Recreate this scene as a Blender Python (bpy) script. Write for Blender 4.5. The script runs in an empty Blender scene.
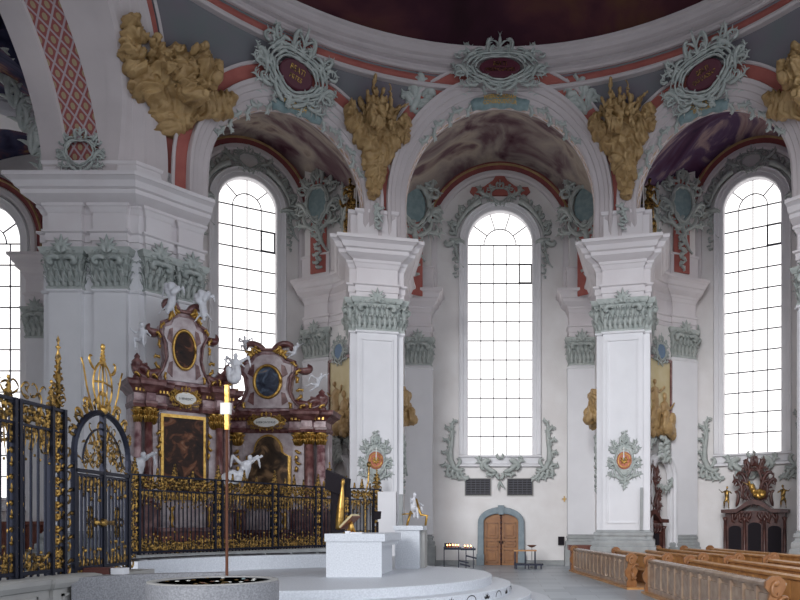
import bpy, math, random
from math import sin, cos, pi, sqrt, radians, atan2, asin
from mathutils import Vector, Matrix, noise
C = bpy.context.scene.collection
V = Vector
rnd = random.Random(7)
EYE = 2.0
WORLD = 1.25
SUN = 1.15
EXPO = 0.28
CY = 15.0            # centre of the rotunda lies at (0, CY)

# ---------------------------------------------------------------- materials
def mat(name, col, rough=0.7, metal=0.0, col2=None, scale=3.0, bump=0.0, detail=4, spec=0.5, p=(0.35, 0.7), bscale=None):
    m = bpy.data.materials.new(name); m.use_nodes = True
    nt = m.node_tree; b = nt.nodes['Principled BSDF']
    b.inputs['Roughness'].default_value = rough; b.inputs['Metallic'].default_value = metal
    b.inputs['Specular IOR Level'].default_value = spec
    b.inputs['Base Color'].default_value = (*col, 1)
    if col2 or bump:
        tc = nt.nodes.new('ShaderNodeTexCoord'); n = nt.nodes.new('ShaderNodeTexNoise')
        n.inputs['Scale'].default_value = scale; n.inputs['Detail'].default_value = detail
        nt.links.new(tc.outputs['Object'], n.inputs['Vector'])
        if col2:
            r = nt.nodes.new('ShaderNodeValToRGB')
            r.color_ramp.elements[0].position = p[0]; r.color_ramp.elements[0].color = (*col, 1)
            r.color_ramp.elements[1].position = p[1]; r.color_ramp.elements[1].color = (*col2, 1)
            nt.links.new(n.outputs['Fac'], r.inputs['Fac']); nt.links.new(r.outputs['Color'], b.inputs['Base Color'])
        if bump:
            n2 = n
            if bscale:
                n2 = nt.nodes.new('ShaderNodeTexNoise'); n2.inputs['Scale'].default_value = bscale
                nt.links.new(tc.outputs['Object'], n2.inputs['Vector'])
            bp = nt.nodes.new('ShaderNodeBump'); bp.inputs['Strength'].default_value = bump; bp.inputs['Distance'].default_value = 0.05
            nt.links.new(n2.outputs['Fac'], bp.inputs['Height']); nt.links.new(bp.outputs['Normal'], b.inputs['Normal'])
    return m

def paint(name, cols, scale=0.5, distort=1.5, detail=6, seed=0.0, rough=0.8):
    m = bpy.data.materials.new(name); m.use_nodes = True
    nt = m.node_tree; b = nt.nodes['Principled BSDF']; b.inputs['Roughness'].default_value = rough
    b.inputs['Specular IOR Level'].default_value = 0.15
    tc = nt.nodes.new('ShaderNodeTexCoord'); mp = nt.nodes.new('ShaderNodeMapping'); mp.inputs['Location'].default_value = (seed, seed * 2, 0)
    n = nt.nodes.new('ShaderNodeTexNoise'); n.inputs['Scale'].default_value = scale
    n.inputs['Detail'].default_value = detail; n.inputs['Distortion'].default_value = distort
    r = nt.nodes.new('ShaderNodeValToRGB'); cr = r.color_ramp
    while len(cr.elements) < len(cols): cr.elements.new(0.5)
    for e, (pp, c) in zip(cr.elements, cols): e.position = pp; e.color = (*c, 1)
    nt.links.new(tc.outputs['Object'], mp.inputs['Vector']); nt.links.new(mp.outputs['Vector'], n.inputs['Vector'])
    nt.links.new(n.outputs['Fac'], r.inputs['Fac']); nt.links.new(r.outputs['Color'], b.inputs['Base Color'])
    return m

def lattice(name, base, line, motif, lw=0.09, ms=0.2, rough=0.75):
    """diagonal lattice in UV space with a little lobed motif in each cell"""
    m = bpy.data.materials.new(name); m.use_nodes = True
    nt = m.node_tree; b = nt.nodes['Principled BSDF']; b.inputs['Roughness'].default_value = rough
    L = nt.links
    uv = nt.nodes.new('ShaderNodeUVMap'); uv.uv_map = 'UVMap'
    sp = nt.nodes.new('ShaderNodeSeparateXYZ'); L.new(uv.outputs['UV'], sp.inputs[0])
    def M(op, a, c=None):
        n = nt.nodes.new('ShaderNodeMath'); n.operation = op
        for k, x in enumerate((a, c)):
            if x is None: continue
            if isinstance(x, (int, float)): n.inputs[k].default_value = x
            else: L.new(x, n.inputs[k])
        return n.outputs[0]
    a = M('FRACT', M('ADD', sp.outputs[0], sp.outputs[1])); c = M('FRACT', M('SUBTRACT', M('ADD', sp.outputs[0], 100.0), sp.outputs[1]))
    da = M('ABSOLUTE', M('SUBTRACT', a, 0.5)); dc = M('ABSOLUTE', M('SUBTRACT', c, 0.5))
    ln = M('GREATER_THAN', M('MAXIMUM', da, dc), 0.5 - lw)
    rad = M('ADD', M('MULTIPLY', da, da), M('MULTIPLY', dc, dc))
    mt = M('LESS_THAN', rad, ms * ms)
    x1 = nt.nodes.new('ShaderNodeMix'); x1.data_type = 'RGBA'; x1.inputs['A'].default_value = (*base, 1); x1.inputs['B'].default_value = (*motif, 1); L.new(mt, x1.inputs['Factor'])
    x2 = nt.nodes.new('ShaderNodeMix'); x2.data_type = 'RGBA'; x2.inputs['B'].default_value = (*line, 1); L.new(ln, x2.inputs['Factor'])
    L.new(x1.outputs['Result'], x2.inputs['A']); L.new(x2.outputs['Result'], b.inputs['Base Color'])
    return m

def emis(name, col, s):
    m = bpy.data.materials.new(name); m.use_nodes = True; nt = m.node_tree
    nt.nodes.remove(nt.nodes['Principled BSDF']); e = nt.nodes.new('ShaderNodeEmission')
    e.inputs[0].default_value = (*col, 1); e.inputs[1].default_value = s
    nt.links.new(e.outputs[0], nt.nodes['Material Output'].inputs[0]); return m

M = {}
M['plaster'] = mat('white_plaster', (0.72, 0.71, 0.73), 0.75, 0, (0.78, 0.77, 0.79), 0.8, 0.05, bscale=20)
M['wall'] = mat('wall_plaster', (0.74, 0.705, 0.69), 0.85, 0, (0.82, 0.795, 0.785), 0.9, 0.12, bscale=14)
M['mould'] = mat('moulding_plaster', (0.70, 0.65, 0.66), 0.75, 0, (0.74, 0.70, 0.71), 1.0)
M['mould_shaded'] = mat('shaded_moulding_plaster', (0.52, 0.465, 0.47), 0.8, 0, (0.57, 0.51, 0.515), 1.0)  # moulding plaster darkened in colour to paint in the dimmer upper zone
M['green'] = mat('pale_green_stucco', (0.36, 0.395, 0.375), 0.6, 0, (0.49, 0.515, 0.49), 4.0, 0.2, bscale=25)
M['greend'] = mat('teal_stucco', (0.18, 0.26, 0.27), 0.6, 0, (0.26, 0.34, 0.35), 5.0)
M['ochre'] = mat('ochre_gold_stucco', (0.33, 0.205, 0.085), 0.5, 0.1, (0.48, 0.32, 0.145), 2.5, 0.4, bscale=9)
M['panel'] = mat('pale_gold_panel', (0.55, 0.45, 0.24), 0.6, 0, (0.62, 0.53, 0.33), 1.5)
M['red'] = mat('red_plaster', (0.35, 0.095, 0.08), 0.8, 0, (0.42, 0.13, 0.105), 2.0)
M['redd'] = mat('dark_red_plaster', (0.24, 0.065, 0.07), 0.8, 0, (0.32, 0.09, 0.08), 2.0)
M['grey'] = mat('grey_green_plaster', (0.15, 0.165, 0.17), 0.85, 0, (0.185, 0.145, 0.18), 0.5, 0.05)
M['maroon'] = mat('maroon_field', (0.09, 0.015, 0.03), 0.6)
M['marble'] = mat('red_marble', (0.16, 0.06, 0.07), 0.3, 0, (0.48, 0.33, 0.33), 3.5, 0, 8, p=(0.38, 0.62))
M['marbled'] = mat('dark_red_marble', (0.10, 0.03, 0.03), 0.3, 0, (0.26, 0.13, 0.12), 4.0, 0, 8, p=(0.4, 0.66))
M['marblep'] = mat('pink_marble', (0.40, 0.31, 0.32), 0.3, 0, (0.60, 0.53, 0.54), 4.0, 0, 8)
M['gold'] = mat('gilding', (0.62, 0.39, 0.11), 0.34, 0.85, (0.40, 0.22, 0.05), 9.0, 0.3)
M['goldd'] = mat('aged_gilding', (0.46, 0.28, 0.08), 0.38, 0.85, (0.07, 0.045, 0.02), 14.0, 0.3, p=(0.42, 0.58))
M['iron'] = mat('black_iron', (0.018, 0.02, 0.035), 0.4, 0.6)
M['statue'] = mat('white_statue', (0.70, 0.70, 0.73), 0.5, 0, (0.60, 0.60, 0.64), 6.0)
M['granite'] = mat('grey_granite', (0.17, 0.17, 0.185), 0.55, 0, (0.29, 0.29, 0.305), 40.0, 0, 3)
M['granitew'] = mat('white_granite', (0.52, 0.54, 0.58), 0.5, 0, (0.64, 0.66, 0.70), 30.0, 0, 3)
M['stone'] = mat('grey_sandstone', (0.30, 0.31, 0.31), 0.8, 0, (0.38, 0.39, 0.39), 3.0, 0.1)
M['doorstone'] = mat('blue_grey_sandstone', (0.22, 0.27, 0.30), 0.8, 0, (0.28, 0.33, 0.36), 4.0, 0.1)
M['beige'] = mat('beige_stone', (0.31, 0.30, 0.29), 0.7, 0, (0.38, 0.37, 0.35), 2.0)
M['wood'] = mat('honey_wood', (0.42, 0.19, 0.06), 0.35, 0, (0.58, 0.30, 0.11), 3.0)
M['doorwood'] = mat('door_wood', (0.25, 0.095, 0.025), 0.4, 0, (0.36, 0.155, 0.045), 3.0)
M['woodp'] = mat('polished_pew_wood', (0.30, 0.20, 0.14), 0.2, 0, (0.42, 0.30, 0.21), 4.0)
M['woodc'] = mat('carved_pew_wood', (0.22, 0.09, 0.03), 0.35, 0, (0.32, 0.14, 0.05), 5.0)
M['woodd'] = mat('dark_mahogany', (0.05, 0.016, 0.014), 0.35, 0, (0.115, 0.042, 0.032), 4.0)
M['woodr'] = mat('red_brown_wood', (0.13, 0.03, 0.02), 0.4, 0, (0.20, 0.06, 0.035), 4.0)
M['black'] = mat('black_cloth', (0.012, 0.008, 0.012), 0.95)
M['dark'] = mat('dark_recess', (0.02, 0.016, 0.016), 0.9)
M['lead'] = mat('window_lead', (0.06, 0.06, 0.08), 0.6, 0.3)
M['slat'] = mat('grey_slats', (0.10, 0.10, 0.12), 0.6)
M['bronze'] = mat('bronze_pole', (0.25, 0.11, 0.07), 0.35, 0.6)
M['ivory'] = mat('ivory', (0.75, 0.73, 0.68), 0.4)
M['redbook'] = mat('red_book_cover', (0.10, 0.025, 0.018), 0.5)
M['paper'] = mat('paper', (0.75, 0.75, 0.78), 0.8)
M['blue'] = mat('blue_paper', (0.13, 0.20, 0.30), 0.7)
M['water'] = mat('dark_water', (0.01, 0.02, 0.02), 0.03, 0, None, 3, 0.02)
M['medal'] = mat('terracotta', (0.50, 0.16, 0.09), 0.6)
M['flame'] = emis('candle_flame', (1, 0.45, 0.12), 12)
M['glass'] = emis('daylit_glass', (1.0, 0.975, 0.97), 1.5)
M['vault'] = paint('vault_painting', [(0.34, (0.07, 0.025, 0.04)), (0.42, (0.16, 0.10, 0.11)), (0.50, (0.30, 0.25, 0.23)), (0.58, (0.42, 0.35, 0.29)), (0.68, (0.15, 0.09, 0.10))], 0.42, 0.9, 9, 3.0)
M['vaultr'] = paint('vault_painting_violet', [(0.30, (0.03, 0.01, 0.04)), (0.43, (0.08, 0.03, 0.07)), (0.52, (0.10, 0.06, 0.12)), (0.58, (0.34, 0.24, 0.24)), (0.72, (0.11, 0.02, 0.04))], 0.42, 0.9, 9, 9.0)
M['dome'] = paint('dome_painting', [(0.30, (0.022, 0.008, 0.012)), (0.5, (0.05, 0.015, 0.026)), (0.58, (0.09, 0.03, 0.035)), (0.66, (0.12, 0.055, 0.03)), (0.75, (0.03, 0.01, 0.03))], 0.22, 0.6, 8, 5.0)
M['choirp'] = paint('choir_painting', [(0.3, (0.02, 0.02, 0.05)), (0.5, (0.05, 0.05, 0.10)), (0.6, (0.12, 0.06, 0.09)), (0.7, (0.30, 0.17, 0.09))], 0.7, 1.4, 6, 1.0)
M['altarp'] = paint('altar_painting', [(0.3, (0.02, 0.015, 0.012)), (0.5, (0.07, 0.045, 0.03)), (0.6, (0.22, 0.13, 0.07)), (0.72, (0.42, 0.26, 0.14))], 1.6, 1.2, 5, 2.0, 0.4)
M['altarpd'] = paint('dark_altar_painting', [(0.3, (0.012, 0.008, 0.008)), (0.52, (0.04, 0.018, 0.012)), (0.62, (0.16, 0.06, 0.03)), (0.72, (0.28, 0.16, 0.10))], 2.2, 1.2, 5, 4.0, 0.4)
M['ovalp'] = paint('blue_oval_painting', [(0.3, (0.012, 0.012, 0.02)), (0.5, (0.05, 0.06, 0.09)), (0.62, (0.12, 0.16, 0.22)), (0.72, (0.35, 0.24, 0.16))], 2.4, 1.0, 4, 6.0, 0.4)
M['diaper'] = lattice('diaper', (0.29, 0.08, 0.075), (0.42, 0.34, 0.36), (0.37, 0.28, 0.17), 0.085, 0.24)
M['lattice'] = lattice('arch_lattice', (0.55, 0.40, 0.34), (0.74, 0.68, 0.66), (0.58, 0.40, 0.20), 0.12, 0.16)

# floor: large pale stone slabs
def floor_mat():
    m = bpy.data.materials.new('floor_slabs'); m.use_nodes = True; nt = m.node_tree; b = nt.nodes['Principled BSDF']
    tc = nt.nodes.new('ShaderNodeTexCoord'); br = nt.nodes.new('ShaderNodeTexBrick')
    br.inputs['Scale'].default_value = 0.55; br.inputs['Color1'].default_value = (0.30, 0.34, 0.38, 1); br.inputs['Color2'].default_value = (0.44, 0.48, 0.52, 1)
    br.inputs['Mortar'].default_value = (0.22, 0.24, 0.27, 1); br.inputs['Mortar Size'].default_value = 0.006
    br.inputs['Brick Width'].default_value = 0.75; br.inputs['Row Height'].default_value = 0.5
    nt.links.new(tc.outputs['Object'], br.inputs['Vector']); nt.links.new(br.outputs['Color'], b.inputs['Base Color'])
    b.inputs['Roughness'].default_value = 0.35; return m
M['floor'] = floor_mat()

# ---------------------------------------------------------------- mesh builder
class MB:
    def __init__(s): s.v = []; s.f = []; s.uv = {}
    def add(s, vs, fs):
        o = len(s.v); s.v += [tuple(x) for x in vs]; s.f += [tuple(i + o for i in f) for f in fs]; return o
    def box(s, a, b):
        x0, y0, z0 = a; x1, y1, z1 = b
        s.add([(x0,y0,z0),(x1,y0,z0),(x1,y1,z0),(x0,y1,z0),(x0,y0,z1),(x1,y0,z1),(x1,y1,z1),(x0,y1,z1)],
              [(0,3,2,1),(4,5,6,7),(0,1,5,4),(1,2,6,5),(2,3,7,6),(3,0,4,7)]); return s
    def prism(s, pts, z0, z1):
        n = len(pts)
        s.add([(x, y, z0) for x, y in pts] + [(x, y, z1) for x, y in pts],
              [tuple(range(n))[::-1], tuple(range(n, 2*n))] + [(i, (i+1) % n, n+(i+1) % n, n+i) for i in range(n)]); return s
    def slab(s, pts, y0, y1):
        """outline in (x,z) extruded along y"""
        n = len(pts)
        s.add([(x, y0, z) for x, z in pts] + [(x, y1, z) for x, z in pts],
              [tuple(range(n)), tuple(range(n, 2*n))[::-1]] + [(i, n+i, n+(i+1) % n, (i+1) % n) for i in range(n)]); return s
    def rings(s, rs, closed=True, caps=True):
        n = len(rs[0]); o = len(s.v)
        for r in rs: s.v += [tuple(p) for p in r]
        for k in range(len(rs)-1):
            for i in range(n if closed else n-1):
                j = (i+1) % n; s.f.append((o+k*n+i, o+k*n+j, o+(k+1)*n+j, o+(k+1)*n+i))
        if caps and closed:
            s.f.append(tuple(o+i for i in range(n))[::-1]); s.f.append(tuple(o+(len(rs)-1)*n+i for i in range(n)))
        return s
    def lathe(s, prof, c=(0, 0, 0), n=16, sx=1, sy=1):
        return s.rings([[(c[0]+r*sx*cos(2*pi*i/n), c[1]+r*sy*sin(2*pi*i/n), c[2]+z) for i in range(n)] for r, z in prof])
    def tube(s, path, rad, side=None, thick=None, n=6):
        """tube through 3D points; flat if side vector and thickness given"""
        path = [V(p) for p in path]; rs = []
        L = len(path)
        if not hasattr(rad, '__len__'): rad = [rad]*L
        up = None
        for i, p in enumerate(path):
            t = (path[min(i+1, L-1)] - path[max(i-1, 0)])
            if t.length < 1e-9: t = V((0, 0, 1))
            t.normalize()
            if side is not None: a = V(side)
            else:
                a = up if up is not None else (V((0, 0, 1)) if abs(t.z) < 0.9 else V((1, 0, 0)))
            a = a - t*a.dot(t)
            if a.length < 1e-6: a = t.orthogonal()
            a.normalize(); up = a; b = t.cross(a); r = rad[i]; th = r if thick is None else r*thick
            rs.append([p + a*(r*cos(2*pi*k/n)) + b*(th*sin(2*pi*k/n)) for k in range(n)])
        return s.rings(rs)
    def blob(s, c, r, n=10, m=7):
        if not hasattr(r, '__len__'): r = (r, r, r)
        rs = []
        for j in range(1, m):
            a = pi*j/m; rs.append([(c[0]+r[0]*sin(a)*cos(2*pi*i/n), c[1]+r[1]*sin(a)*sin(2*pi*i/n), c[2]-r[2]*cos(a)) for i in range(n)])
        o = len(s.v); s.rings(rs, True, False)
        s.v += [(c[0], c[1], c[2]-r[2]), (c[0], c[1], c[2]+r[2])]; b = len(s.v)-2; e = o+(m-2)*n
        for i in range(n):
            j = (i+1) % n; s.f.append((b, o+j, o+i)); s.f.append((b+1, e+i, e+j))
        return s
    def xf(s, fn): s.v = [tuple(fn(*p)) for p in s.v]; return s
    def flip(s): s.f = [f[::-1] for f in s.f]; return s
    def mirror(s): s.v = [(-x, y, z) for x, y, z in s.v]; return s.flip()
    def join(s, o): s.add(o.v, o.f); return s

def link(o, parent=None):
    C.objects.link(o)
    if parent is not None: o.parent = parent
    return o
def T(name, label, cat, loc=(0, 0, 0), rz=0, group=None):
    o = bpy.data.objects.new(name, None); C.objects.link(o); o.empty_display_size = 0.2
    o.location = loc; o.rotation_euler = (0, 0, rz); o['label'] = label; o['category'] = cat
    if group: o['group'] = group
    return o
def P(name, mb, m, parent=None, smooth=False, world=False, label=None, kind=None):
    me = bpy.data.meshes.new(name)
    vs = mb.v
    if world and parent is not None:
        r = parent
        while r.parent: r = r.parent
        inv = (Matrix.Translation(r.location) @ r.rotation_euler.to_matrix().to_4x4()).inverted()
        vs = [tuple(inv @ V(p)) for p in vs]
    me.from_pydata(vs, [], mb.f)
    if mb.uv:
        l = me.uv_layers.new(name='UVMap')
        for lp in me.loops: l.data[lp.index].uv = mb.uv.get(lp.vertex_index, (0, 0))
    me.materials.append(M[m] if isinstance(m, str) else m)
    if smooth: me.polygons.foreach_set('use_smooth', [True]*len(me.polygons))
    me.validate(); me.update()
    o = bpy.data.objects.new(name, me); link(o, parent)
    if label: o['label'] = label
    if kind: o['kind'] = kind
    return o
def S(name, mb, m, smooth=False): return P(name, mb, m, None, smooth, kind='structure')
def one(name, mb, m, label, cat, group=None, smooth=False):
    """thing that is a single mesh; origin at its base centre"""
    xs = [p[0] for p in mb.v]; ys = [p[1] for p in mb.v]; zs = [p[2] for p in mb.v]
    c = ((min(xs)+max(xs))/2, (min(ys)+max(ys))/2, min(zs))
    mb.v = [(p[0]-c[0], p[1]-c[1], p[2]-c[2]) for p in mb.v]
    o = P(name, mb, m, None, smooth, label=label); o.location = c; o['category'] = cat
    if group: o['group'] = group
    return o
def dup(root, loc, rz=None, label=None, group=None):
    r = root.copy(); C.objects.link(r); r.location = loc
    if rz is not None: r.rotation_euler = (0, 0, rz)
    if label: r['label'] = label
    if group: r['group'] = group
    for ch in list(root.children):
        c = ch.copy(); C.objects.link(c); c.parent = r
        for g in list(ch.children):
            d = g.copy(); C.objects.link(d); d.parent = c
    return r

# sculpting: union of soft shapes by voxel remesh
def sculpt(pr, voxel=0.03, smooth=4, fold=0.0, fscale=6.0, ridge=False):
    mb = MB()
    for q in pr:
        if q[0] == 's': mb.blob(q[1], q[2], 12, 8)
        else:
            a, b, r0, r1 = V(q[1]), V(q[2]), q[3], q[4]
            mb.tube([a + (b-a)*k/3 for k in range(4)], [r0+(r1-r0)*k/3 for k in range(4)], n=8)
            mb.blob(a, r0, 8, 6); mb.blob(b, r1, 8, 6)
    me = bpy.data.meshes.new('tmp'); me.from_pydata(mb.v, [], mb.f); me.update()
    o = bpy.data.objects.new('tmp', me); C.objects.link(o)
    rm = o.modifiers.new('r', 'REMESH'); rm.mode = 'VOXEL'; rm.voxel_size = voxel
    sm = o.modifiers.new('s', 'SMOOTH'); sm.iterations = smooth; sm.factor = 0.5
    dg = bpy.context.evaluated_depsgraph_get(); dg.update(); ev = o.evaluated_get(dg); e = ev.to_mesh()
    out = MB(); nv = [(v.co.copy(), v.normal.copy()) for v in e.vertices]
    for co, no in nv:
        if fold:
            if ridge:
                w_ = co*fscale*.35; q = V((co.x*fscale+1.6*noise.noise(w_), co.y*fscale*.55+1.6*noise.noise(w_+V((5, 2, 1))), co.z*fscale*.4))
                k = 1.0-2.6*abs(noise.noise(q)) - .9*abs(noise.noise(q*2.3)); out.v.append(tuple(co + no*(fold*k))); continue
            k = noise.noise(V((co.x*fscale, co.y*fscale*0.6, co.z*fscale*0.5))) + 0.5*noise.noise(co*fscale*2.2)
            co = co + no*(fold*k)
        out.v.append(tuple(co))
    out.f = [tuple(p.vertices) for p in e.polygons]
    ev.to_mesh_clear(); bpy.data.objects.remove(o); bpy.data.meshes.remove(me)
    return out

def human(o, s=1.0, pose='sit', flip=1, rz=0, robe=False):
    """list of shapes for a small carved figure; facing -y. o = seat/foot point"""
    J = {'sit': dict(hip=(0,0,.0), ch=(0,-.03,.42), nk=(0,-.05,.60), hd=(.02,-.08,.74), la=(-.30,-.12,.36), lh=(-.42,-.25,.55), ra=(.30,-.08,.34), rh=(.45,-.22,.22), lk=(-.16,-.42,.03), lf=(-.10,-.44,-.42), rk=(.20,-.36,.10), rf=(.26,-.40,-.36)),
         'stand': dict(hip=(0,0,.85), ch=(.03,0,1.22), nk=(.02,-.02,1.40), hd=(-.02,-.05,1.56), la=(-.33,-.05,1.12), lh=(-.30,-.28,1.25), ra=(.34,.0,1.20), rh=(.55,-.15,1.42), lk=(-.12,-.10,.45), lf=(-.13,-.02,.03), rk=(.17,-.14,.47), rf=(.22,.02,.04)),
         'reach': dict(hip=(0,0,.0), ch=(.14,-.05,.38), nk=(.22,-.08,.54), hd=(.30,-.12,.66), la=(.0,-.15,.30), lh=(.05,-.35,.12), ra=(.48,-.15,.55), rh=(.80,-.20,.72), lk=(-.35,-.18,.05), lf=(-.72,-.10,-.10), rk=(-.10,-.30,-.22), rf=(-.40,-.25,-.42)),
         'fly': dict(hip=(0,0,.0), ch=(.10,-.05,-.38), nk=(.12,-.10,-.52), hd=(.16,-.16,-.64), la=(-.18,-.2,-.55), lh=(-.3,-.3,-.8), ra=(.40,-.15,-.5), rh=(.6,-.2,-.75), lk=(-.15,-.22,.35), lf=(-.35,-.05,.65), rk=(.15,-.12,.42), rf=(.3,.0,.8))}[pose]
    c, sn = cos(rz), sin(rz); o = V(o)
    def q(k):
        x, y, z = J[k]; x *= flip
        return o + V((x*c - y*sn, x*sn + y*c, z))*s
    sh = .17*flip
    def sp(dx): 
        p = V(J['ch']); p = V((p.x*flip+dx, p.y, p.z+.06)); return o + V((p.x*c-p.y*sn, p.x*sn+p.y*c, p.z))*s
    L = [('c', q('hip'), q('ch'), .15*s, .16*s), ('c', q('ch'), q('nk'), .13*s, .055*s), ('s', q('hd'), (.095*s, .11*s, .125*s)),
         ('c', sp(-sh), q('la'), .062*s, .05*s), ('c', q('la'), q('lh'), .048*s, .035*s), ('s', q('lh'), .045*s),
         ('c', sp(sh), q('ra'), .062*s, .05*s), ('c', q('ra'), q('rh'), .048*s, .035*s), ('s', q('rh'), .045*s),
         ('c', q('hip'), q('lk'), .11*s, .075*s), ('c', q('lk'), q('lf'), .07*s, .045*s), ('s', q('lf'), (.05*s, .09*s, .04*s)),
         ('c', q('hip'), q('rk'), .11*s, .075*s), ('c', q('rk'), q('rf'), .07*s, .045*s), ('s', q('rf'), (.05*s, .09*s, .04*s))]
    if robe:
        lo = q('lf')*.5+q('rf')*.5
        L += [('c', q('hip'), lo, .20*s, .26*s), ('c', q('ch'), q('hip'), .2*s, .22*s), ('c', q('lk'), q('lf'), .16*s, .14*s), ('c', q('rk'), q('rf'), .16*s, .14*s)]
    return L

# ---------------------------------------------------------------- ornament kit in (u, v, d)
def ribbon(mb, pts, rad, d=0.5, d0=0.0, two=False):
    rs = []; n = len(pts)
    for i, (u, v) in enumerate(pts):
        a = pts[max(i-1, 0)]; b = pts[min(i+1, n-1)]; tx, ty = b[0]-a[0], b[1]-a[1]; l = sqrt(tx*tx+ty*ty) or 1
        nx, ny = -ty/l, tx/l; r = rad[i] if hasattr(rad, '__len__') else rad; h = r*d*2
        if two: sec = ((-1, 0), (0, -d), (1, 0), (0, d)); h = r
        else: sec = ((-1, -.25), (-.75, .55), (0, 1), (.75, .55), (1, -.25))
        rs.append([(u+nx*r*a_, v+ny*r*a_, d0+h*b_) for a_, b_ in sec])
    mb.rings(rs)
def scroll(mb, u, v, ang, L, w, curl=1, turn=4.2, n=13, d=0.55, d0=0, two=False, back=0.0):
    pts = []; x, y, a = u, v, ang
    for i in range(n):
        t = i/(n-1); pts.append((x, y)); x += cos(a)*L/n*(1.15-.75*t); y += sin(a)*L/n*(1.15-.75*t)
        a += curl*(turn*(0.35+2.0*t*t)/n) - back*(1-t)/n*curl
    rad = [w*(0.35+1.1*sin(pi*min(1, .15+(i/(n-1))*.8))*(1-.45*i/(n-1))) for i in range(n)]; rad[-1] = w*.75; rad[0] = w*.3
    ribbon(mb, pts, rad, d, d0, two); return pts
def leaf(mb, u, v, ang, L, w, bend=0.6, d0=0, two=False, d=0.5):
    pts = []; a = ang; x, y = u, v; n = 6
    for i in range(n):
        pts.append((x, y)); x += cos(a)*L/(n-1); y += sin(a)*L/(n-1); a += bend/(n-1)
    ribbon(mb, pts, [w*.6, w, w*1.1, w*.85, w*.5, w*.12], d, d0, two); return pts[-1]
def branch(mb, u, v, ang, L, w, curl=1, lv=6, d0=0, two=False, turn=3.4):
    pts = scroll(mb, u, v, ang, L, w, curl, turn, 14, .55, d0, two)
    for k in range(lv):
        i = 1 + int(k*10/lv); p = pts[i]; q = pts[i+1]; a = atan2(q[1]-p[1], q[0]-p[0])
        sgn = 1 if k % 2 else -1
        leaf(mb, p[0], p[1], a + sgn*(.7), L*(.26-.012*k), w*.75, sgn*.9, d0, two)
def cartouche(rx, ry, seed=0, dens=1.0):
    """rocaille frame round an oval field"""
    r = random.Random(seed); mb = MB(); n = 36
    for f, w in ((1.0, .085), (1.16, .05)):
        pts = [(rx*f*cos(2*pi*i/n)*(1+.08*cos(4*pi*i/n)), ry*f*sin(2*pi*i/n)*(1+.10*sin(6*pi*i/n))) for i in range(n+1)]
        ribbon(mb, pts, [ry*w*(1+.35*sin(i*1.9+seed)) for i in range(n+1)], .8, .05)
    for s in (-1, 1):
        def A(a): return a if s > 0 else pi-a
        for (x, y, a_, L, w, cu, tu) in ((.15, -1.55, .35, 2.0, .10, 1, 3.4), (1.05, -.75, 1.35, 1.9, .11, -1, 3.6), (1.12, .35, 1.9, 1.5, .10, 1, 4.0), (.95, .95, .5, 1.2, .085, 1, 4.4), (.35, 1.1, 1.1, 1.4, .09, 1, 4.4),
                                         (1.2, -.3, .2, 1.0, .08, -1, 5), (.7, -1.15, -.3, 1.5, .09, 1, 4.6), (.55, 1.2, .2, 1.1, .075, -1, 5), (1.25, .65, -.2, .9, .07, 1, 5)):
            scroll(mb, s*rx*x, ry*y, A(a_), ry*L, ry*w, s*cu, tu, d0=.03)
        branch(mb, s*rx*.8, -ry*1.1, A(-.35), ry*1.7, ry*.06, s, 7); branch(mb, s*rx*1.25, -ry*.15, A(.1), ry*1.2, ry*.055, s, 6)
        branch(mb, s*rx*1.0, ry*.95, A(.45), ry*1.3, ry*.055, -s, 6); branch(mb, s*rx*.3, ry*1.2, A(1.2), ry*1.2, ry*.05, s, 6); branch(mb, s*rx*.5, -ry*1.2, A(-1.2), ry*1.0, ry*.05, -s, 6)
        for k in range(4): branch(mb, s*rx*(1.15-.1*k), ry*(-.5+.5*k), A(-.2+.45*k), ry*1.35, ry*.055, s*(-1)**k, 7)
        for k in range(int(9*dens)):
            a = -1.3+k*.36; leaf(mb, s*rx*1.15*cos(a), ry*1.17*sin(a), A(a+r.uniform(-.5, .5)), ry*r.uniform(.25, .5), ry*.055, s*r.uniform(.5, 1.2))
        leaf(mb, 0, ry*1.3, A(1.15), ry*.8, ry*.07, -s*1.2, .05); leaf(mb, 0, ry*1.4, A(1.35), ry*1.0, ry*.06, s*.9, .05)
    scroll(mb, 0, -ry*1.15, -pi/2, ry*.8, ry*.13, 1, 1.5)
    return mb
def oval_plate(rx, ry, d0=.02, d1=.06, n=28):
    mb = MB(); mb.rings([[(rx*k*cos(2*pi*i/n), ry*k*sin(2*pi*i/n), dd) for i in range(n)] for k, dd in ((1, -.05), (1, d0), (.9, d1), (.02, d1+.01))]); return mb
def spray(w, h, seed, dens=10, hang=False):
    """free-growing rocaille cluster filling w x h, centred"""
    r = random.Random(seed); mb = MB()
    sgn = -1 if hang else 1
    scroll(mb, -w*.05, -sgn*h*.5, sgn*pi/2*.95, h*.9, w*.09, 1, 1.2)
    for k in range(dens):
        t = k/dens; y = -sgn*h*.45 + sgn*h*.85*t; s = -1 if k % 2 else 1
        ww = w*(.75-.35*t)
        branch(mb, 0, y, sgn*pi/2 - s*r.uniform(.6, 1.2), ww*.95, w*.055, s*r.choice((1, -1)), 5, .02)
        scroll(mb, s*w*.08, y, sgn*pi/2 - s*r.uniform(.3, .9), ww*.8, w*.07, -s, r.uniform(3, 5), d0=.03)
    return mb
def planemap(o, ang, flip=1):
    """wall plane through o; u runs along direction ang (plan angle), d points to the viewer side"""
    ux, uy = cos(ang), sin(ang); nx, ny = uy*flip, -ux*flip
    return lambda u, v, d: (o[0]+ux*u+nx*d, o[1]+uy*u+ny*d, o[2]+v)
def RR(H):
    s = min(max((H-13.4)/6.0, 0), 1.05); return 14.5 - 2.1*s**1.6
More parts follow.
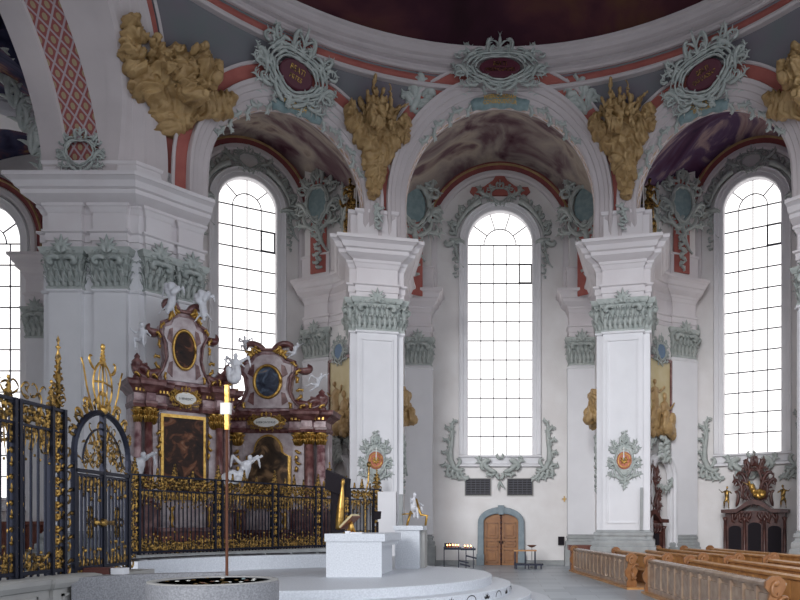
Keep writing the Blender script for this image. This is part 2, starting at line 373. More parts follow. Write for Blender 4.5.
def RT(H, th):
    k = min(max((abs(th)-radians(45.5))/radians(10), 0), 1); k = k*k*(3-2*k); s = min(max((H-13.4)/5.5, 0), 1)
    return RR(H) + 1.05*k*(1-s)
def smap(th0, H0, rot=0.0):
    c, s = cos(rot), sin(rot)
    def f(u, v, d):
        u, v = u*c - v*s, u*s + v*c
        H = H0+v; th = th0 + u/RR(H0); R = RT(H, th)
        return ((R-d)*sin(th), CY+(R-d)*cos(th), H)
    return f
def text_mesh(txt, size, ext=0.01, align='CENTER'):
    cu = bpy.data.curves.new('t', 'FONT'); cu.body = txt; cu.size = size; cu.extrude = ext; cu.align_x = align; cu.align_y = 'CENTER'
    cu.resolution_u = 2
    o = bpy.data.objects.new('t', cu); C.objects.link(o); dg = bpy.context.evaluated_depsgraph_get(); dg.update()
    e = o.evaluated_get(dg); me = e.to_mesh(); mb = MB(); mb.v = [tuple(v.co) for v in me.vertices]; mb.f = [tuple(p.vertices) for p in me.polygons]
    e.to_mesh_clear(); bpy.data.objects.remove(o); bpy.data.curves.remove(cu); return mb

# ---------------------------------------------------------------- plan sweeps
def offset_path(pts, off, closed=False):
    n = len(pts); out = []
    for i in range(n):
        p = V(pts[i])
        a = V(pts[(i-1) % n]) if (closed or i > 0) else None
        b = V(pts[(i+1) % n]) if (closed or i < n-1) else None
        ns = []
        for s0, s1 in ((a, p), (p, b)):
            if s0 is None or s1 is None: continue
            d = (s1-s0); d.normalize(); ns.append(V((d.y, -d.x)))
        m = sum(ns, V((0, 0))); 
        if m.length < 1e-6: m = ns[0]
        m.normalize(); k = max(m.dot(ns[0]), .35); out.append(p + m*(off/k))
    return [tuple(q) for q in out]
def sweep(pts, prof, closed=False, cap=True):
    """profile (off, z) swept along plan path; outward is the right-hand side of travel"""
    mb = MB(); rows = [offset_path(pts, o, closed) for o, z in prof]
    n = len(pts)
    for (o, z), r in zip(prof, rows): mb.v += [(x, y, z) for x, y in r]
    for k in range(len(prof)-1):
        for i in range(n if closed else n-1):
            j = (i+1) % n; mb.f.append((k*n+i, k*n+j, (k+1)*n+j, (k+1)*n+i))
    if closed and cap:
        mb.f.append(tuple(range(n))[::-1]); mb.f.append(tuple((len(prof)-1)*n+i for i in range(n)))
    return mb
def ent_prof(z0, z1, proj=.75, inn=-.3):
    h = z1-z0
    P_ = [(inn, 0), (0, 0), (.03, .0), (.03, .09), (.07, .09), (.07, .20), (.14, .22), (.14, .25), (.02, .27), (.02, .52), (.05, .54), (.10, .60), (.14, .62),
          (.16, .66), (.30, .70), (.42, .74), (.44, .80), (.52, .82), (.60, .90), (.72, .94), (.75, .94), (.75, 1.0), (inn, 1.02)]
    return [(a*proj/.75 if a > .0 else a, z0+b*h) for a, b in P_]
def base_prof(z0, z1, inn=-.3):
    h = z1-z0
    return [(inn, z0), (.24, z0), (.24, z0+.62*h), (.18, z0+.64*h), (.20, z0+.70*h), (.19, z0+.76*h), (.11, z0+.79*h), (.09, z0+.85*h), (.13, z0+.88*h), (.12, z0+.94*h), (.04, z0+.96*h), (.0, z1), (inn, z1)]
def bez(p0, p1, p2, n=10):
    return [tuple((1-t)**2*a+2*t*(1-t)*b+t*t*c for a, b, c in zip(p0, p1, p2)) for t in [i/n for i in range(n+1)]]

def capital_mesh(path, z0, z1, closed=False, step=.27, k=1.0):
    """leafy composite capital wrapped round a plan path"""
    h = z1-z0
    bell = sweep(path, [(-.25, z0), (.05, z0), (.07, z0+.04*h), (.02, z0+.08*h), (.03, z0+.5*h), (.12*k, z0+.8*h), (-.2, z0+.82*h)], closed)
    ab = sweep(path, [(-.25, z0+.80*h), (.16*k, z0+.80*h), (.20*k, z0+.86*h), (.24*k, z0+.95*h), (-.25, z0+.95*h)], closed)
    lv = MB(); n = len(path); segs = n if closed else n-1
    for i in range(segs):
        a, b = V(path[i]), V(path[(i+1) % n]); L = (b-a).length
        if L < .10: continue
        d = (b-a)/L; nm = V((d.y, -d.x)); m = max(1, round(L/step)); w = L/m
        for tier, (zb, zh, cu) in enumerate(((0.04, .40, .13), (.30, .40, .17), (.55, .30, .14))):
            mm = m if tier != 1 else m+1
            for j in range(mm):
                t = (j+.5)*w if tier != 1 else j*w*(m/(m)) 
                p = a + d*t
                pt = []
                for q, (oo, zz) in enumerate(((.02, 0), (.05, .35), (.07, .7), (.12, .95), (.13+cu*.6, 1.0), (.13+cu*.8, .86))):
                    pt.append((p.x+nm.x*oo*k, p.y+nm.y*oo*k, z0+h*(zb+zh*zz)))
                lv.tube(pt, [w*.40, w*.46, w*.42, w*.38, w*.28, w*.10], side=(d.x, d.y, 0), thick=.3)
                for sg in (-1, 1):
                    q0 = p + d*(sg*w*.30)
                    lv.tube([(q0.x+nm.x*.07*k, q0.y+nm.y*.07*k, z0+h*(zb+zh*.3)), (q0.x+nm.x*.13*k+d.x*sg*.03, q0.y+nm.y*.13*k+d.y*sg*.03, z0+h*(zb+zh*.62)), (q0.x+nm.x*.2*k+d.x*sg*.07, q0.y+nm.y*.2*k+d.y*sg*.07, z0+h*(zb+zh*.66))], [w*.16, w*.15, w*.05], side=(d.x, d.y, 0), thick=.5)
        if L > .5:      # volutes at both ends, flower in the middle
            for e, sg in ((a, 1), (b, -1)):
                mp = planemap((e.x+nm.x*.16*k, e.y+nm.y*.16*k, z0+.80*h), atan2(d.y, d.x))
                s2 = MB(); scroll(s2, sg*.42*h*.8, -.12*h, (pi if sg > 0 else 0)-sg*.5, h*.62, h*.06, sg, 8.0, 16, .9)
                lv.join(s2.xf(mp))
            c = (a+b)/2; mp = planemap((c.x+nm.x*.20*k, c.y+nm.y*.20*k, z0+.92*h), atan2(d.y, d.x)); s2 = MB()
            for q in range(7): leaf(s2, 0, 0, pi/2+(q-3)*.5, h*(.34-.03*abs(q-3)), h*.055, .2*(q-3))
            for sg in (-1, 1): scroll(s2, 0, -.1*h, pi/2-sg*.9, h*.4, h*.05, sg, 5)
            lv.join(s2.xf(mp))
    return bell, ab, lv
def add_capital(path, z0, z1, parent, closed=False, name='capital', k=1.0, step=.21):
    bell, ab, lv = capital_mesh(path, z0, z1, closed, step, k)
    bell.join(ab); o = P(name, bell, 'green', parent, world=True)
    P('acanthus_leaves', lv, 'green', o, True, world=True); return o

# ================================================================ SETTING
S('floor', MB().box((-32, 2, -.3), (32, 37, 0)), 'floor'); S('floor_unseen_dark', MB().box((-60, -80, -.3), (60, 2, 0)), 'stone')  # second slab: unseen floor, extended and dark to dim the upper parts

# ---- arches cut in the curved drum wall
ARC = {'c': (0.0, 3.9, 14.95, 3.8), 's': (radians(34.5), 2.98, 14.6, 2.85)}   # angle, half width, spring, rise
def arch_pt(key, a, off=0.0, sg=1):
    """a: 0..pi above spring; below-spring handled with a<0 or >pi as drop in metres"""
    th, w, sp, rise = ARC[key]
    if a < 0: u, v, nu, nv = w, sp + a, 1, 0
    elif a > pi: u, v, nu, nv = -w, sp - (a-pi), -1, 0
    else:
        u, v = w*cos(a), sp + rise*sin(a); nu, nv = cos(a)/w, sin(a)/rise; l = sqrt(nu*nu+nv*nv); nu /= l; nv /= l
    return u+nu*off, v+nv*off
def on_drum(thc, u, H, d=0.0):
    R = RR(H); th = thc + asin(max(-1, min(1, u/R))); return ((R-d)*sin(th), CY+(R-d)*cos(th), H)
def arch_path(key, drop=1.1, n=40):
    return [-drop, -drop/2] + [pi*i/n for i in range(n+1)] + [pi+drop/2, pi+drop]
def arch_band(key, prof, sg=1, back=None):
    thc = ARC[key][0]*sg; mb = MB(); A = arch_path(key, ARC[key][2]-13.4); rs = []
    for a in A:
        row = []
        for off, d in prof:
            u, H = arch_pt(key, a, off); row.append(on_drum(thc, u, min(H, 19.55), d))
        rs.append(row)
    mb.rings(rs, False, False); return mb
def gi_edge(H, off=0.0):
    """giant arch edge: distance from the transverse axis (y-CY) at height H"""
    t = min(max((H-13.4)/6.5, 0), 1); return 8.35*sqrt(max(1-t*t, 0))
def half_at(key, H):
    th, w, sp, rise = ARC[key]
    if H <= sp: return w
    if H >= sp+rise: return 0.0
    return w*sqrt(1-((H-sp)/rise)**2)
HT = 19.45
Hs = sorted(set([13.4+i*.15 for i in range(41)] + [18.65, 18.72, 18.74, 18.75, 17.35, 17.42, 17.44, 17.45, 19.3, HT]))
Hs = [h for h in Hs if h <= HT]
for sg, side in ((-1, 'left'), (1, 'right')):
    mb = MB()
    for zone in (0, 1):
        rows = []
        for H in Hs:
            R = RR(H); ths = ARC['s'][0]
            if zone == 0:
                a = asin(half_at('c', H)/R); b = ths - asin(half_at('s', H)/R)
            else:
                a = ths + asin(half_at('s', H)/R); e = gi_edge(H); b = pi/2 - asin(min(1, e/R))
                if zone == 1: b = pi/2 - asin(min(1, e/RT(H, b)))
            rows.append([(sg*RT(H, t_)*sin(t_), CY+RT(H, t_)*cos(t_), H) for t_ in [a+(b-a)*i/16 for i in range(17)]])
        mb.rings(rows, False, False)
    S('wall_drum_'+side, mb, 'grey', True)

prof_av = [(-.02, -.3), (-.02, .10), (.06, .14), (.20, .12), (.22, .16), (.40, .16), (.42, .20), (.56, .21), (.60, .27), (.71, .28), (.73, .22), (.75, -.1)]
trim_n = [0]
def trim(mb, m, smooth=False):
    trim_n[0] += 1; return S('trim_%d' % trim_n[0], mb, m, smooth)
EDGE = {}
for key, sgs in (('c', (1,)), ('s', (-1, 1))):
    for sg in sgs:
        trim(arch_band(key, prof_av, sg), 'mould_shaded')
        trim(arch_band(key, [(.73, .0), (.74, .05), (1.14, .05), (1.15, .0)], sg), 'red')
        trim(arch_band(key, [(1.13, .0), (1.13, .10), (1.17, .12), (1.22, .10), (1.22, 0)], sg), 'mould_shaded')
        # soffit with lattice panel
        A = arch_path(key, ARC[key][2]-13.4); thc = ARC[key][0]*sg; mb = MB(); ln = 0; prev = None; ms = MB()
        nx, ny = sin(thc), cos(thc)
        for i, a in enumerate(A):
            u, H = arch_pt(key, a); p = on_drum(thc, u, H, -.0); q = on_drum(thc, u, ARC[key][2], 0)
            D = RR(H); b0 = V(p); back = V((nx, ny, 0))
            # soffit runs straight outward to the plane at R0 + 1.3
            dep = .48
            e = b0 + back*dep; EDGE.setdefault((key, sg), []).append(tuple(e))
            if prev: ln += (b0-prev).length
            prev = b0
            for k, t in enumerate((0, .14, .86, 1)):
                pt = b0.lerp(e, t); mb.v.append(tuple(pt)); mb.uv[len(mb.v)-1] = (t*2.0, ln*1.9)
        n = len(A)
        for i in range(n-1):
            mb.f.append((i*4+1, i*4+2, (i+1)*4+2, (i+1)*4+1))
            for k in (0, 2): ms.add([mb.v[i*4+k], mb.v[i*4+k+1], mb.v[(i+1)*4+k+1], mb.v[(i+1)*4+k]], [(0, 1, 2, 3)])
        trim(mb, 'lattice'); trim(ms, 'mould_shaded')

# ---- ring cornice and dome
n = 120
def ring(prof, m, smooth=True):
    mb = MB(); mb.rings([[(r*sin(2*pi*i/n), CY+r*cos(2*pi*i/n), z) for i in range(n)] for r, z in prof], True, False); return trim(mb, m, smooth)
ring([(12.62, 18.98), (12.40, 18.98), (12.34, 19.03), (12.34, 19.10), (12.50, 19.12)], 'mould_shaded', False)
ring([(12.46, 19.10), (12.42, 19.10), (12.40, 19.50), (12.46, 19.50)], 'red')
ring([(12.46, 19.48), (12.30, 19.50), (12.24, 19.56), (12.38, 19.60), (12.37, 19.76), (12.22, 19.79), (12.24, 19.86), (12.34, 19.90), (12.33, 20.08), (12.20, 20.12), (12.10, 20.20), (12.08, 20.30), (12.0, 20.34), (11.98, 20.44), (12.3, 20.5)], 'mould_shaded', False)
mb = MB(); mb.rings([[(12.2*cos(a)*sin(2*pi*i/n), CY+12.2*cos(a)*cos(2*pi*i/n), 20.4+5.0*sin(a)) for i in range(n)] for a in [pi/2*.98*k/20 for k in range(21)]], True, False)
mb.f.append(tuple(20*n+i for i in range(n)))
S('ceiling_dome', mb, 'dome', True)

# ---- giant arches (choir side and its twin): soffit with diaper panel
def giant(sg):
    ms, mo, mr = MB(), MB(), MB(); mdi = MB(); N = 44
    As = [pi/2 * i/N for i in range(N+1)]
    def pts(a, off):
        w, h = 8.35, 6.5; y, H = w*cos(a), 13.4+h*sin(a); ny, nz = cos(a)/w, sin(a)/h; l = sqrt(ny*ny+nz*nz); return y+ny/l*off, H+nz/l*off
    def X(y, H): R = RT(H, pi/2-asin(min(1, y/14))); return sqrt(max(R*R-y*y, 0))
    for sy in (1,):
        rows = []
        for a in As:
            row = []
            for off, d in prof_av:
                y, H = pts(a, off); H = min(H, 19.5); R = RT(H, pi/2-asin(min(1, y/14)))-d; row.append((sg*sqrt(max(R*R-y*y, 0)), CY+y, H))
            rows.append(row)
        mo.rings(rows, False, False)
        rows = []
        for a in As:
            row = []
            for off, d in ((.73, 0), (.74, .06), (1.0, .06), (1.01, 0), (1.01, .10), (1.08, .10), (1.08, 0)):
                y, H = pts(a, off); H = min(H, 19.5); R = RT(H, pi/2-asin(min(1, y/14)))-d; row.append((sg*sqrt(max(R*R-y*y, 0)), CY+y, H))
            rows.append(row)
        mr.rings([r[:4] for r in rows], False, False); mo.rings([r[4:] for r in rows], False, False)
        # soffit
        ln = 0; prev = None; R0 = []
        for a in As:
            y, H = pts(a, 0); x0 = X(y, H)+.05; x1 = 15.25
            if prev: ln += sqrt((y-prev[0])**2+(H-prev[1])**2)
            prev = (y, H); R0.append((y, H, x0, x1, ln))
        for i in range(N+1):
            y, H, x0, x1, ln = R0[i]; q0, q1 = 13.3, 14.45
            yr, Hr = pts(As[i], .10)
            ms.v += [(sg*x0, CY+y, H), (sg*q0, CY+y, H), (sg*(q0+.04), CY+yr, Hr)]; 
            ms.v += [(sg*(q1-.04), CY+yr, Hr), (sg*q1, CY+y, H), (sg*x1, CY+y, H)]
            mdi.v += [(sg*(q0+.04), CY+yr, Hr-.005), (sg*(q1-.04), CY+yr, Hr-.005)]
            mdi.uv[2*i] = (0, ln*1.7); mdi.uv[2*i+1] = (2.5, ln*1.7)
            if i:
                b = (i-1)*6
                for k in (0, 1, 3, 4): ms.f.append((b+k, b+k+1, b+7+k, b+6+k))
                mdi.f.append((2*i-2, 2*i-1, 2*i+1, 2*i))
        # ribs edging the panel
        for q in (13.05, 14.35):
            for i in range(N):
                pass
    trim(ms, 'mould_shaded'); trim(mo, 'mould_shaded'); trim(mr, 'red'); trim(mdi, 'diaper')
giant(-1); giant(1)

# ---- outer wall with windows
def arched_wall(p0, p1, z1, cs, hw, sill, spring, rise, depth=.45):
    """wall from plan p0 to p1 with an arched window opening; returns mesh, map"""
    a, b = V(p0), V(p1); L = (b-a).length; d = (b-a)/L; ang = atan2(d.y, d.x); mp = planemap((a.x, a.y, 0), ang)
    mb = MB(); N = 24
    def q(lst, fs): mb.add([mp(u, v, 0) for u, v in lst], fs)
    q([(0, 0), (cs-hw, 0), (cs-hw, z1), (0, z1)], [(0, 1, 2, 3)]); q([(cs+hw, 0), (L, 0), (L, z1), (cs+hw, z1)], [(0, 1, 2, 3)])
    q([(cs-hw, 0), (cs+hw, 0), (cs+hw, sill), (cs-hw, sill)], [(0, 1, 2, 3)])
    ap = [(cs+hw*cos(pi*i/N), spring+rise*sin(pi*i/N)) for i in range(N+1)]
    for i in range(N):
        (u0, v0), (u1, v1) = ap[i], ap[i+1]; q([(u0, v0), (u0, z1), (u1, z1), (u1, v1)], [(0, 1, 2, 3)])
    out = [(cs-hw, sill), (cs+hw, sill)] + ap; out.append((cs-hw, sill)); 
    for i in range(len(out)-1):
        (u0, v0), (u1, v1) = out[i], out[i+1]; mb.add([mp(u0, v0, 0), mp(u1, v1, 0), mp(u1, v1, -depth), mp(u0, v0, -depth)], [(0, 1, 2, 3)])
    return mb, mp, ang
def window(num, mp, cs, hw, sill, spring, rise, npane, rowh, ang, casement):
    o = bpy.data.objects.new('window_%d' % num, None); C.objects.link(o); o['kind'] = 'structure'
    N = 28; g = MB(); ap = [(cs+hw*cos(pi*i/N), spring+rise*sin(pi*i/N)) for i in range(N+1)]
    ol = [(cs-hw, sill), (cs+hw, sill)] + ap
    ol = ol[:-1] if ol[-1] == ol[0] else ol
    g.add([mp(u, v, -.32) for u, v in ol] + [mp(u, v, -.36) for u, v in ol], [tuple(range(len(ol))), tuple(range(len(ol), 2*len(ol)))[::-1]])
    P('glass', g, 'glass', o)
    m = MB()
    def bar(u0, v0, u1, v1, w=.019):
        l = sqrt((u1-u0)**2+(v1-v0)**2); nx, ny = -(v1-v0)/l*w, (u1-u0)/l*w
        m.rings([[mp(u+a*nx, v+a*ny, dd) for a, dd in ((-1, -.33), (-1, -.27), (1, -.27), (1, -.33))] for u, v in ((u0, v0), (u1, v1))])
    def top(u): t = (u-cs)/hw; return spring + rise*sqrt(max(0, 1-t*t))
    nr = int(round((spring-sill)/rowh)); rh = (spring-sill)/nr
    for i in range(1, npane):
        u = cs-hw+2*hw*i/npane; bar(u, sill, u, spring)
    for j in range(1, nr+1): bar(cs-hw, sill+rh*j, cs+hw, sill+rh*j, .025)
    ir = .5
    for i in range(16):
        a0, a1 = pi*i/16, pi*(i+1)/16; bar(cs+hw*ir*cos(a0), spring+rise*ir*sin(a0), cs+hw*ir*cos(a1), spring+rise*ir*sin(a1))
    for a in (pi*.2, pi*.4, pi*.6, pi*.8) if npane == 5 else (pi*.25, pi*.5, pi*.75):
        bar(cs+hw*ir*cos(a), spring+rise*ir*sin(a), cs+hw*cos(a), spring+rise*sin(a))
    if npane == 4: bar(cs, spring, cs, spring+rise*ir)
    # the small opening casement
    u0, u1 = cs-hw+2*hw*(npane-1)/npane, cs+hw-.03; v0, v1 = spring-rh*2+.03, spring-rh
    if casement:
        for A_ in ((u0, v0, u1, v0), (u0, v1, u1, v1), (u0, v0, u0, v1), (u1, v0, u1, v1)): bar(*A_, w=.035)
    P('muntins', m, 'lead', o)
    # plaster moulding round the opening
    fr = MB(); path = [(cs+hw, sill)] + ap + [(cs-hw, sill)]
    rs = []
    for i, (u, v) in enumerate(path):
        if i == 0: nu, nv = 1, 0
        elif i == len(path)-1: nu, nv = -1, 0
        else:
            a = pi*(i-1)/N; nu, nv = cos(a)/hw, sin(a)/rise; l = sqrt(nu*nu+nv*nv); nu /= l; nv /= l
        rs.append([mp(u+nu*o_, v+nv*o_, d_) for o_, d_ in ((-.01, -.31), (-.01, .04), (.04, .08), (.20, .08), (.22, .14), (.34, .16), (.40, .20), (.44, .12), (.45, -.02))])
    fr.rings(rs, False, False)
    P('frame', fr, 'plaster', o)
    sl = MB()
    rs = [[mp(cs+sx*(hw+.45), sill+z, d) for d, z in ((-.32, 0), (.16, -.02), (.20, -.10), (.10, -.16), (.04, -.40), (.12, -.44), (.22, -.50), (.22, -.58), (-.02, -.62))] for sx in (-1, 1)]
    sl.rings(rs); P('window_sill', sl, 'plaster', o)
    return o
ZT = 22.0
wc, mpc, angc = arched_wall((-3.5, 35), (3.5, 35), ZT, 3.5, 1.62, 5.5, 16.1, 1.62); S('wall_back', wc, 'wall')
window(1, mpc, 3.5, 1.62, 5.5, 16.1, 1.62, 5, .97, angc, True)
SW = (11.66, 32.4); dr = (cos(radians(29)), -sin(radians(29)))
MPS = {}
for sg, nm, wn in ((1, 'right', 2), (-1, 'left', 3)):
    a = (SW[0]-2.6*dr[0], SW[1]-2.6*dr[1]); b = (SW[0]+3.0*dr[0], SW[1]+3.0*dr[1])
    if sg > 0: w_, mp, ang = arched_wall(a, b, ZT, 2.6, 1.28, 5.35, 16.8, 1.28); cs = 2.6
    else: w_, mp, ang = arched_wall((-b[0], b[1]), (-a[0], a[1]), ZT, 3.0, 1.28, 5.35, 16.8, 1.28); cs = 3.0
    S('wall_back_'+nm, w_, 'wall'); window(wn, mp, cs, 1.28, 5.35, 16.8, 1.28, 4, .97, ang, True); MPS[sg] = (mp, cs, ang)

# ---- wall pillars behind the free piers: curved flanks with responds
inner = [(3.4, 35.0), (3.4, 34.2), (4.6, 34.15)] + bez((4.62, 34.0), (4.75, 32.0), (4.25, 30.4), 8) + [(4.12, 29.6)]
outer = [(6.05, 29.6)] + bez((6.2, 30.2), (6.55, 31.9), (8.0, 32.55), 10) + [(8.0, 32.45), (9.2, 33.0), (9.35, 34.2)]
def mir(pts, sg): return pts if sg > 0 else [(-x, y) for x, y in pts][::-1]
RESP = {}
for sg, nm in ((1, 'right'), (-1, 'left')):
    inn_, out_ = mir(inner, sg), mir(outer, sg)
    # travel so that the right-hand side is the open side
    for tag_, pth in (('inner', inn_), ('outer', out_)):
        w = sweep(pth, [(0, 0), (0, 20.6)])
        S('wall_pillar_%s_%s' % (nm, tag_), w, 'wall')
        trim(sweep(pth, ent_prof(11.2, 13.4, .62)), 'mould'); trim(sweep(pth, [(0, 13.4), (.12, 13.4), (.12, 14.5), (.16, 14.52), (.16, 14.6), (0, 14.6)]), 'mould')
    for tag_, seg in (('inner', [(3.4, 34.6), (3.4, 34.2), (4.6, 34.15), (4.62, 34.4)]), ('outer', [(7.98, 32.8), (8.0, 32.45), (9.2, 33.0), (9.28, 33.7)])):
        p = mir(seg, sg)
        where = {('inner', 1): 'right of the double wooden door', ('inner', -1): 'left of the wooden door',
                 ('outer', 1): 'left of the right tall window', ('outer', -1): 'right of the left tall window'}[(tag_, sg)]
        t = T('wall_pilaster', 'white wall pilaster with green capital, %s' % where, 'pilaster', (p[1][0]*.5+p[2][0]*.5, p[1][1]*.5+p[2][1]*.5, 0), 0)
        P('shaft', sweep(p, [(.02, 1.5), (.10, 1.55), (.10, 9.6), (.14, 9.65), (.02, 9.8)]), 'plaster', t, world=True)
        P('base', sweep(p, base_prof(0, 1.55)), 'stone', t, world=True, label='grey stone base')
        add_capital(p, 9.8, 11.2, t, k=.9)

# close the outer corners behind the big piers
for sg, nm in ((1, 'right'), (-1, 'left')):
    b = (SW[0]+3.0*dr[0], SW[1]+3.0*dr[1])
    p = mir([b, (13.4, 30.2), (12.6, 27.0), (11.2, 26.2)][::-1] if 0 else [b, (13.4, 30.2), (12.6, 27.0)], sg)
    S('wall_corner_'+nm, sweep(p, [(0, 0), (0, 20.6)]), 'wall')

# ---- bay vaults
def vault(A, B, bulge, m, name):
    mb = MB(); rows = []; K = 10
    for k in range(K+1):
        t = k/K; row = []
        for i, (a, b) in enumerate(zip(A, B)):
            ca = cos(pi*min(max((i-2)/(len(A)-5), 0), 1)); lat = (V(A[0])-V(A[-1])); lat.z = 0; lat.normalize()
            row.append(tuple(V(a).lerp(V(b), t) + V((0, 0, bulge*sin(pi*t)*(1-abs(ca)*.6))) + lat*(1.25*ca*abs(ca)*sin(pi*t))))
        rows.append(row)
    mb.rings(rows, False, False); S(name, mb, m, True)
def arc_s(c, ang, hw, spring, rise):
    d = (cos(ang), sin(ang)); out = []
    for a in arch_path('c', 2.4):
        if a < 0: u, z = hw, spring+a
        elif a > pi: u, z = -hw, spring-(a-pi)
        else: u, z = hw*cos(a), spring+rise*sin(a)
        out.append((c[0]+d[0]*u, c[1]+d[1]*u, z))
    return out
def arc3(c, ang, hw, spring, rise, n=24, low=14.0):
    d = (cos(ang), sin(ang)); pts = [(c[0]+d[0]*hw, c[1]+d[1]*hw, low)]
    pts += [(c[0]+d[0]*hw*cos(pi*i/n), c[1]+d[1]*hw*cos(pi*i/n), spring+rise*sin(pi*i/n)) for i in range(n+1)]
    pts.append((c[0]-d[0]*hw, c[1]-d[1]*hw, low)); return pts
vault(EDGE[('c', 1)], arc_s((0, 35.12), 0, 3.74, 16.2, 3.76), 1.0, 'vault', 'ceiling_bay_centre')
for sg, nm in ((1, 'right'), (-1, 'left')):
    th = ARC['s'][0]; r = 14.5*cos(asin(2.95/14.5))+1.2
    A = EDGE[('s', sg)]
    B = arc_s((sg*(SW[0]+.07), SW[1]+.13), -sg*radians(29), 2.88, 16.7, 3.12)
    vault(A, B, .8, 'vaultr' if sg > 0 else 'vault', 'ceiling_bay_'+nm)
# formerets (white arch bands on the window walls) with red bands outside
def formeret(mp, cs, hw, spring, rise, low, tag_):
    for m, prof in (('mould', ((-.16, 0), (-.16, .16), (-.06, .22), (.10, .22), (.14, .14), (.14, 0))), ('redd', ((.14, 0), (.14, .12), (.50, .26), (.52, .0))), ('ochre', ((.34, .1), (.34, .24), (.40, .30), (.46, .2)))):
        N = 30; rs = []
        for a in [-1.0, -.001] + [pi*i/N for i in range(N+1)] + [pi+.001, pi+1.0]:
            if a < 0: u, v, nu, nv = hw, spring+a*(spring-low), 1, 0
            elif a > pi: u, v, nu, nv = -hw, spring-(a-pi)*(spring-low), -1, 0
            else: u, v, nu, nv = hw*cos(a), spring+rise*sin(a), cos(a), sin(a)
            rs.append([mp(cs+u+nu*o, v+nv*o, d) for o, d in prof])
        mb = MB(); mb.rings(rs, False, False); trim(mb, m)
formeret(mpc, 3.5, 3.30, 16.2, 3.35, 13.4, 'c')
for sg in (1, -1): mp, cs, ang = MPS[sg]; formeret(mp, cs, 2.45, 16.7, 2.7, 13.4, 's')
# ================================================================ FREE PIERS
LR = {1: 'right', -1: 'left'}
for sg in (-1, 1):
    px = [(-1.07, .2), (-.80, .2), (-.80, 0), (.80, 0), (.80, .2), (1.07, .2), (1.07, 2.3), (-1.07, 2.3)]
    rz = -sg*radians(13); c, s_ = cos(rz), sin(rz); ox, oy = sg*4.97, 28.32
    W = [(ox+x*c-y*s_, oy+x*s_+y*c) for x, y in px]
    t = T('free_pier', 'tall white free-standing pier %s of the double wooden door' % LR[sg], 'pier', (ox, oy, 0), rz)
    P('shaft', sweep(W, [(0, 1.75), (0, 9.9)], True), 'plaster', t, world=True)
    pn = MB()
    for a, b, z0, z1 in ((-.64, -.58, 2.1, 9.5), (.58, .64, 2.1, 9.5), (-.64, .64, 2.06, 2.12), (-.64, .64, 9.46, 9.52)): pn.box((a, -.045, z0), (b, .02, z1))
    P('panel_moulding', pn, 'plaster', t)
    P('necking', sweep(W, [(-.1, 9.74), (.05, 9.76), (.07, 9.80), (.05, 9.85), (-.1, 9.86)], True), 'plaster', t, world=True)
    P('base', sweep(W, base_prof(0, 1.8), True), 'stone', t, world=True, label='grey stone base')
    add_capital(W[:7]+[W[7]], 9.85, 11.2, t, True)
    P('entablature', sweep(W, ent_prof(11.2, 13.4, .78), True), 'mould', t, world=True)
    P('attic', sweep(W, [(-.1, 13.35), (-.02, 13.4), (-.02, 14.55), (.06, 14.6), (.08, 14.72), (-.1, 14.75)], True), 'mould', t, world=True)

# ================================================================ BIG CROSSING PIERS
def pol(d, r): return (r*sin(radians(d)), CY+r*cos(radians(d)))
bp = [pol(46.3, 17.2), pol(46.3, 14.8), pol(46.8, 14.8), pol(46.8, 14.64), pol(49.9, 14.64), pol(49.9, 14.8), pol(51.1, 14.8), pol(51.1, 14.64), pol(54.3, 14.64), pol(54.3, 14.8), (12.12, 23.47),
      (12.45, 23.47), (12.45, 23.3), (13.52, 23.3), (13.52, 23.47), (13.95, 23.47), (13.95, 23.3), (15.02, 23.3), (15.02, 23.47), (15.3, 23.47), (15.3, 27)]
bs = [pol(46.3+1.05*k, 14.66) for k in range(8)] + [(12.12, 23.34), (15.2, 23.34), (15.3, 27)]
EP = ent_prof(11.25, 13.4, .85)
for sg in (-1, 1):
    pth = mir(bp, sg); t = T('crossing_pier', 'massive white crossing pier with paired pilasters at the %s edge of the rotunda' % LR[sg], 'pier', (sg*13, 25, 0))
    if sg < 0: t['label'] = 'massive white crossing pier with paired pilasters, behind the tall iron gate'
    P('shaft', sweep(pth, [(0, 1.75), (0, 11.3)]), 'plaster', t, world=True)
    P('necking', sweep(pth, [(0, 9.74), (.05, 9.76), (.07, 9.80), (.05, 9.85), (0, 9.86)]), 'plaster', t, world=True)
    P('base', sweep(mir(bp[1:], sg), base_prof(0, 1.8)), 'stone', t, world=True, label='grey stone base')
    P('entablature', sweep(mir(bp[1:], sg), [(-.3, 11.25)] + [(min(o, .16), z) for o, z in EP[1:14]]), 'mould', t, world=True); P('cornice', sweep(mir(bs, sg), [(-.1, EP[12][1])] + EP[13:]), 'mould', t, world=True)
    P('attic', sweep(mir(bs, sg), [(-.2, 13.4), (.02, 13.4), (.02, 13.98), (.06, 14.02), (.08, 14.12), (-.35, 14.16)]), 'mould', t, world=True)
    for a, b, k in ((3, 4, 0), (7, 8, 0), (12, 13, 0), (16, 17, 0)):
        seg = mir([bp[a-1], bp[a], bp[b], bp[b+1]], sg)
        add_capital(seg, 9.85, 11.25, t)

